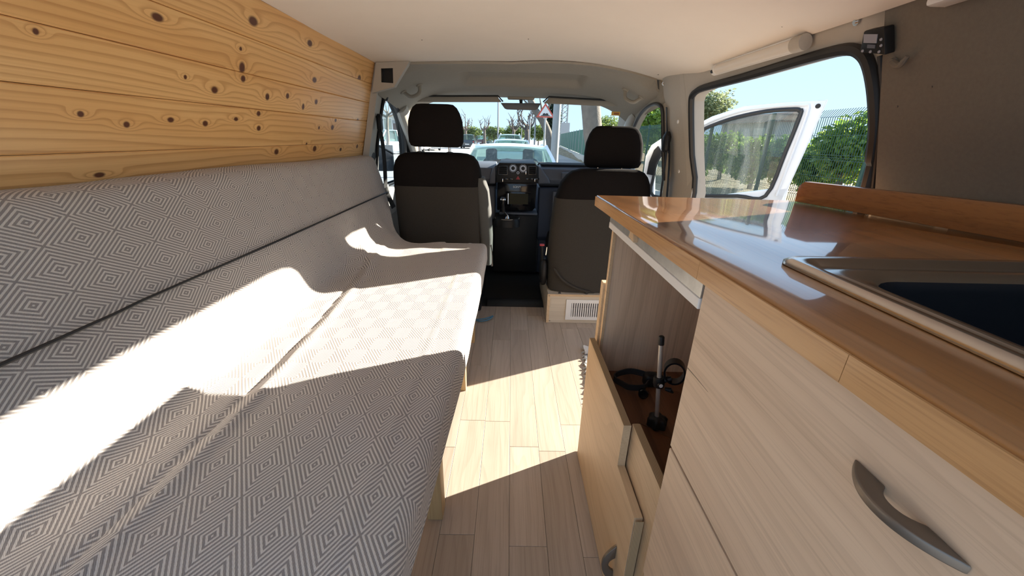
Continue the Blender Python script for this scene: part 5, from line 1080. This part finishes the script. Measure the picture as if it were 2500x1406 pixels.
for px, Yp, lb in ((1274, 58, 'slim grey pole standing among the pollarded trees'), (1294, 35, 'grey pole beside the big pollarded tree'), (1307, 26, 'slim pole nearest the warning sign on the footway')):
    p = AY(px, 300, Yp); mp = thing('street_pole', lb, 'pole', (p.x, Yp, G)); MB().tube([(p.x, Yp, G + 0.1), (p.x, Yp, AY(px, 285, Yp).z)], [0.06, 0.05], 8).build('pole_shaft', 'post', mp); MB().lathe([(0.12, 0), (0.12, 0.03), (0.07, 0.05)], (p.x, Yp, G + 0.1), (0, 0, 1), 10).build('pole_foot', 'post', mp)
# lattice mast
YT = 85.0; pl, pr = AY(1370, 300, YT), AY(1385, 300, YT); xm, hw = (pl.x + pr.x) / 2, (pr.x - pl.x) / 2; zt3 = AY(1377, 215, YT).z; zb3 = AY(1377, 330, YT).z
lm = thing('lattice_mast', 'steel lattice mast rising behind the green fence', 'mast', (xm, YT, G))
for sx1 in (-1, 1):
    for sy1 in (-1, 1): MB().tube([(xm + sx1 * hw, YT + sy1 * hw, G), (xm + sx1 * hw * 0.8, YT + sy1 * hw * 0.8, zt3)], 0.09, 6).build('mast_leg', 'post', lm)
nb = 9
for k in range(nb):
    za, zb4 = zb3 + (zt3 - zb3) * k / nb, zb3 + (zt3 - zb3) * (k + 1) / nb
    for s in (-1, 1):
        for sy1 in (-1, 1): MB().tube([(xm - s * hw * 0.95, YT + sy1 * hw * 0.95, za), (xm + s * hw * 0.9, YT + sy1 * hw * 0.9, zb4)], 0.05, 4).build('mast_brace', 'post', lm)
a, b = AY(1366, 300, YT), AY(1387, 330, YT); MB().box((a.x, YT - 1.5, b.z - 4), (b.x, YT + 1.5, a.z)).build('mast_cabin', 'greywall', lm)
# green screened fence along the footway
f0, f1 = Vector((4.75, 24, 0)), Vector((7.8, 66, 0)); gf = thing('screen_fence', 'green screened fence with posts along the footway', 'fence', (5, 30, G)); nP = 14
for k in range(nP + 1):
    q0 = f0.lerp(f1, k / nP); MB().tube([(q0.x, q0.y, G + 0.1), (q0.x, q0.y, 1.66)], 0.035, 8).build('fence_post', 'post', gf)
    if k < nP:
        q1 = f0.lerp(f1, (k + 1) / nP); MB().prism([(q0.x, q0.y, G + 0.42), (q1.x, q1.y, G + 0.42), (q1.x, q1.y, 1.60), (q0.x, q0.y, 1.60)], (0.012, 0, 0)).build('fence_screen', 'screen_green', gf, smooth=0)
MB().prism([(f0.x - 0.1, f0.y, G), (f1.x - 0.1, f1.y, G), (f1.x - 0.1, f1.y, G + 0.40), (f0.x - 0.1, f0.y, G + 0.40)], (0.2, 0, 0)).build('fence_plinth', 'concrete', gf, smooth=0)

# --- trees along the street
def pollard(label, base, h, r, lean_x=0.0, n=8, spread=1.0, seed=1, bark='barkdk', name='pollarded_tree'):
    rr = random.Random(seed); t = thing(name, label, 'tree', base); b = Vector(base); top = b + Vector((lean_x, 0, h))
    P = [b, b.lerp(top, 0.35) + Vector((lean_x * 0.25, 0, 0)), b.lerp(top, 0.7), top]
    MB().tube(catmull(P, 4), [r * (1.3 - 0.5 * k / 12) for k in range(13)], 10).build('trunk', bark, t)
    for k in range(n):
        a = 2 * math.pi * k / n + rr.uniform(-.3, .3); s0 = P[2].lerp(top, rr.uniform(0.2, 1.0)); L = h * rr.uniform(0.25, 0.5) * spread
        m1 = s0 + Vector((math.cos(a) * L * 0.55, math.sin(a) * L * 0.55, L * 0.35)); m2 = m1 + Vector((math.cos(a) * L * 0.2, math.sin(a) * L * 0.2, L * 0.7))
        br = MB().tube(catmull([s0, m1, m2], 4), [r * 0.5 - r * 0.05 * q for q in range(9)], 7).build('branch', bark, t)
        MB().lathe([(0, -r * 0.3), (r * 0.28, -r * 0.15), (r * 0.3, r * 0.1), (0, r * 0.25)], m2, (0, 0, 1), 8).build('knuckle', bark, br)
        for j in range(3):
            e1 = m1.lerp(m2, 0.3 + 0.3 * j); MB().tube([e1, e1 + Vector((rr.uniform(-.4, .4) * L, rr.uniform(-.3, .3) * L, L * rr.uniform(0.3, 0.6)))], [r * 0.2, r * 0.08], 5).build('twig', bark, br)
    return t
def gx(px, Y): return AY(px, 330, Y).x
pollard('grey pollarded tree with knuckled upright branches on the footway', (gx(1288, 39), 39, G), 2.6, 0.23, -0.1, 9, 1.15, 3)
pollard('small dark pollarded tree between the parked cars and the poles', (gx(1252, 55), 55, G), 2.6, 0.22, 0.1, 9, 1.2, 5)
pollard('pollarded tree beyond the dark off-road car', (gx(1137, 62), 62, G), 2.8, 0.2, 0, 8, 1.2, 7)
pollard('pollarded tree beyond the dark red hatchback', (gx(1183, 70), 70, G), 3.0, 0.2, 0, 8, 1.2, 9)
pollard('bare thin-branched tree in front of the house', (gx(938, 30), 30, G), 3.0, 0.10, 0.4, 9, 1.3, 13, 'bark', 'bare_tree')
t = thing('leaning_tree', 'pale leaning trunk on the footway beside the warning sign', 'tree', (gx(1345, 24), 24, G + 0.13))
MB().tube(catmull([(gx(1347, 24), 24, G + 0.1), AY(1342, 340, 24), AY(1325, 295, 24), AY(1302, 262, 24), AY(1290, 225, 24)], 5), [0.25 - 0.004 * k for k in range(21)], 12).build('trunk', 'bark', t)
for x1, y1 in ((1318, 240), (1345, 250), (1275, 240)): MB().tube([AY(1320, 285, 24), AY((1320 + x1) / 2 + 4, 268, 24), AY(x1, y1, 24)], [0.10, 0.07, 0.03], 7).build('branch', 'bark', t)
t = thing('plane_tree', 'thick mottled plane tree trunk on the footway', 'tree', (gx(1452, 11), 11, G + 0.13))
MB().tube(catmull([AZ(1462, 470, G + 0.1) * 0 + Vector((gx(1462, 11), 11, G + 0.1)), AY(1453, 380, 11), AY(1447, 320, 11), AY(1443, 270, 11), AY(1436, 200, 11), AY(1425, 120, 11)], 5), [0.34] + [0.26 - 0.001 * k for k in range(25)], 16).build('trunk', 'bark', t)
for x1, y1 in ((1380, 120), (1480, 130)): MB().tube([AY(1440, 240, 11), AY((1440 + x1) / 2, 180, 11), AY(x1, y1, 11)], [0.15, 0.12, 0.08], 8).build('branch', 'bark', t)
c = AY(1351, 300, 27); tree('cypress', 'dark narrow cypress behind the lamp post', (c.x, 27, G), 1, 0.12, c, (0.55, 0.55, 2.4), 3000, 0.10, 'darkleaf')
c = AY(1408, 322, 34); tree('round_tree', 'round green tree rising behind the screened fence', (c.x + 5.5, 46, G), 1, 0.12, (c.x + 5.0, 46, c.z + 0.6), (2.4, 2.2, 1.6), 3000, 0.14, 'hedgeleaf')
for k, (px, Yh, rw, lb) in enumerate(((1148, 86, 3.4, 'sunlit hedge behind the dark off-road car'), (1206, 84, 3.4, 'sunlit hedge behind the teal car'), (1258, 80, 3.0, 'hedge at the far end of the parked row'), (1085, 92, 4.5, 'hedge hidden partly by the driver headrest'), (1315, 75, 3.6, 'hedge behind the leaning trunk'))):
    c = AY(px, 326, Yh); tree('hedge', lb, (c.x, Yh, G), 1, 0.1, (c.x, Yh, c.z + 0.1), (rw, 1.5, 1.7), 2600, 0.20, 'hedgeleaf', cat='hedge')
# --- house across the street
YH = 52.0
hs = thing('house', 'white rendered house with shuttered window and garage across the street', 'house', AY(950, 340, YH).xy.to_3d() + Vector((0, 0, G)))
xa, xb = AY(860, 300, YH).x, AY(1000, 300, YH).x; zc_, ze_ = AY(955, 281, YH).z, AY(955, 262, YH).z
MB().box((xa, YH, G), (xb, YH + 9, zc_)).build('wall', 'housewall', hs, smooth=0)
MB().box((xa - 0.3, YH - 0.5, zc_), (xb + 0.3, YH + 9.3, zc_ + 0.35)).build('cornice', 'housetrim', hs, smooth=0)
MB().prism([(xa, YH + 0.3, zc_ + 0.35), (xb, YH + 0.3, zc_ + 0.35), (xb - 1, YH + 4.5, ze_ + 1.0), (xa + 1, YH + 4.5, ze_ + 1.0)], (0, 0.25, 0)).build('roof', 'rooftile', hs, smooth=0)
def hq_(x0, y0, x1, y1, nm, mat, d): a, b = AY(x0, y1, YH), AY(x1, y0, YH); return MB().box((a.x, YH - d, a.z), (b.x, YH + 0.02, b.z)).build(nm, mat, hs, smooth=0)
hq_(937, 287, 958, 320, 'window_frame', 'housetrim', 0.08); hq_(940, 290, 955, 318, 'window_shutter', 'shutter', 0.12)
hq_(960, 301, 978, 326, 'garage_door', 'doorbrown', 0.05); hq_(958, 294, 980, 301, 'lintel', 'greywall', 0.10)
p0_ = AY(984, 300, YH); MB().box((p0_.x, YH - 0.3, G), (p0_.x + 0.5, YH, zc_)).build('pilaster', 'housetrim', hs, smooth=0)
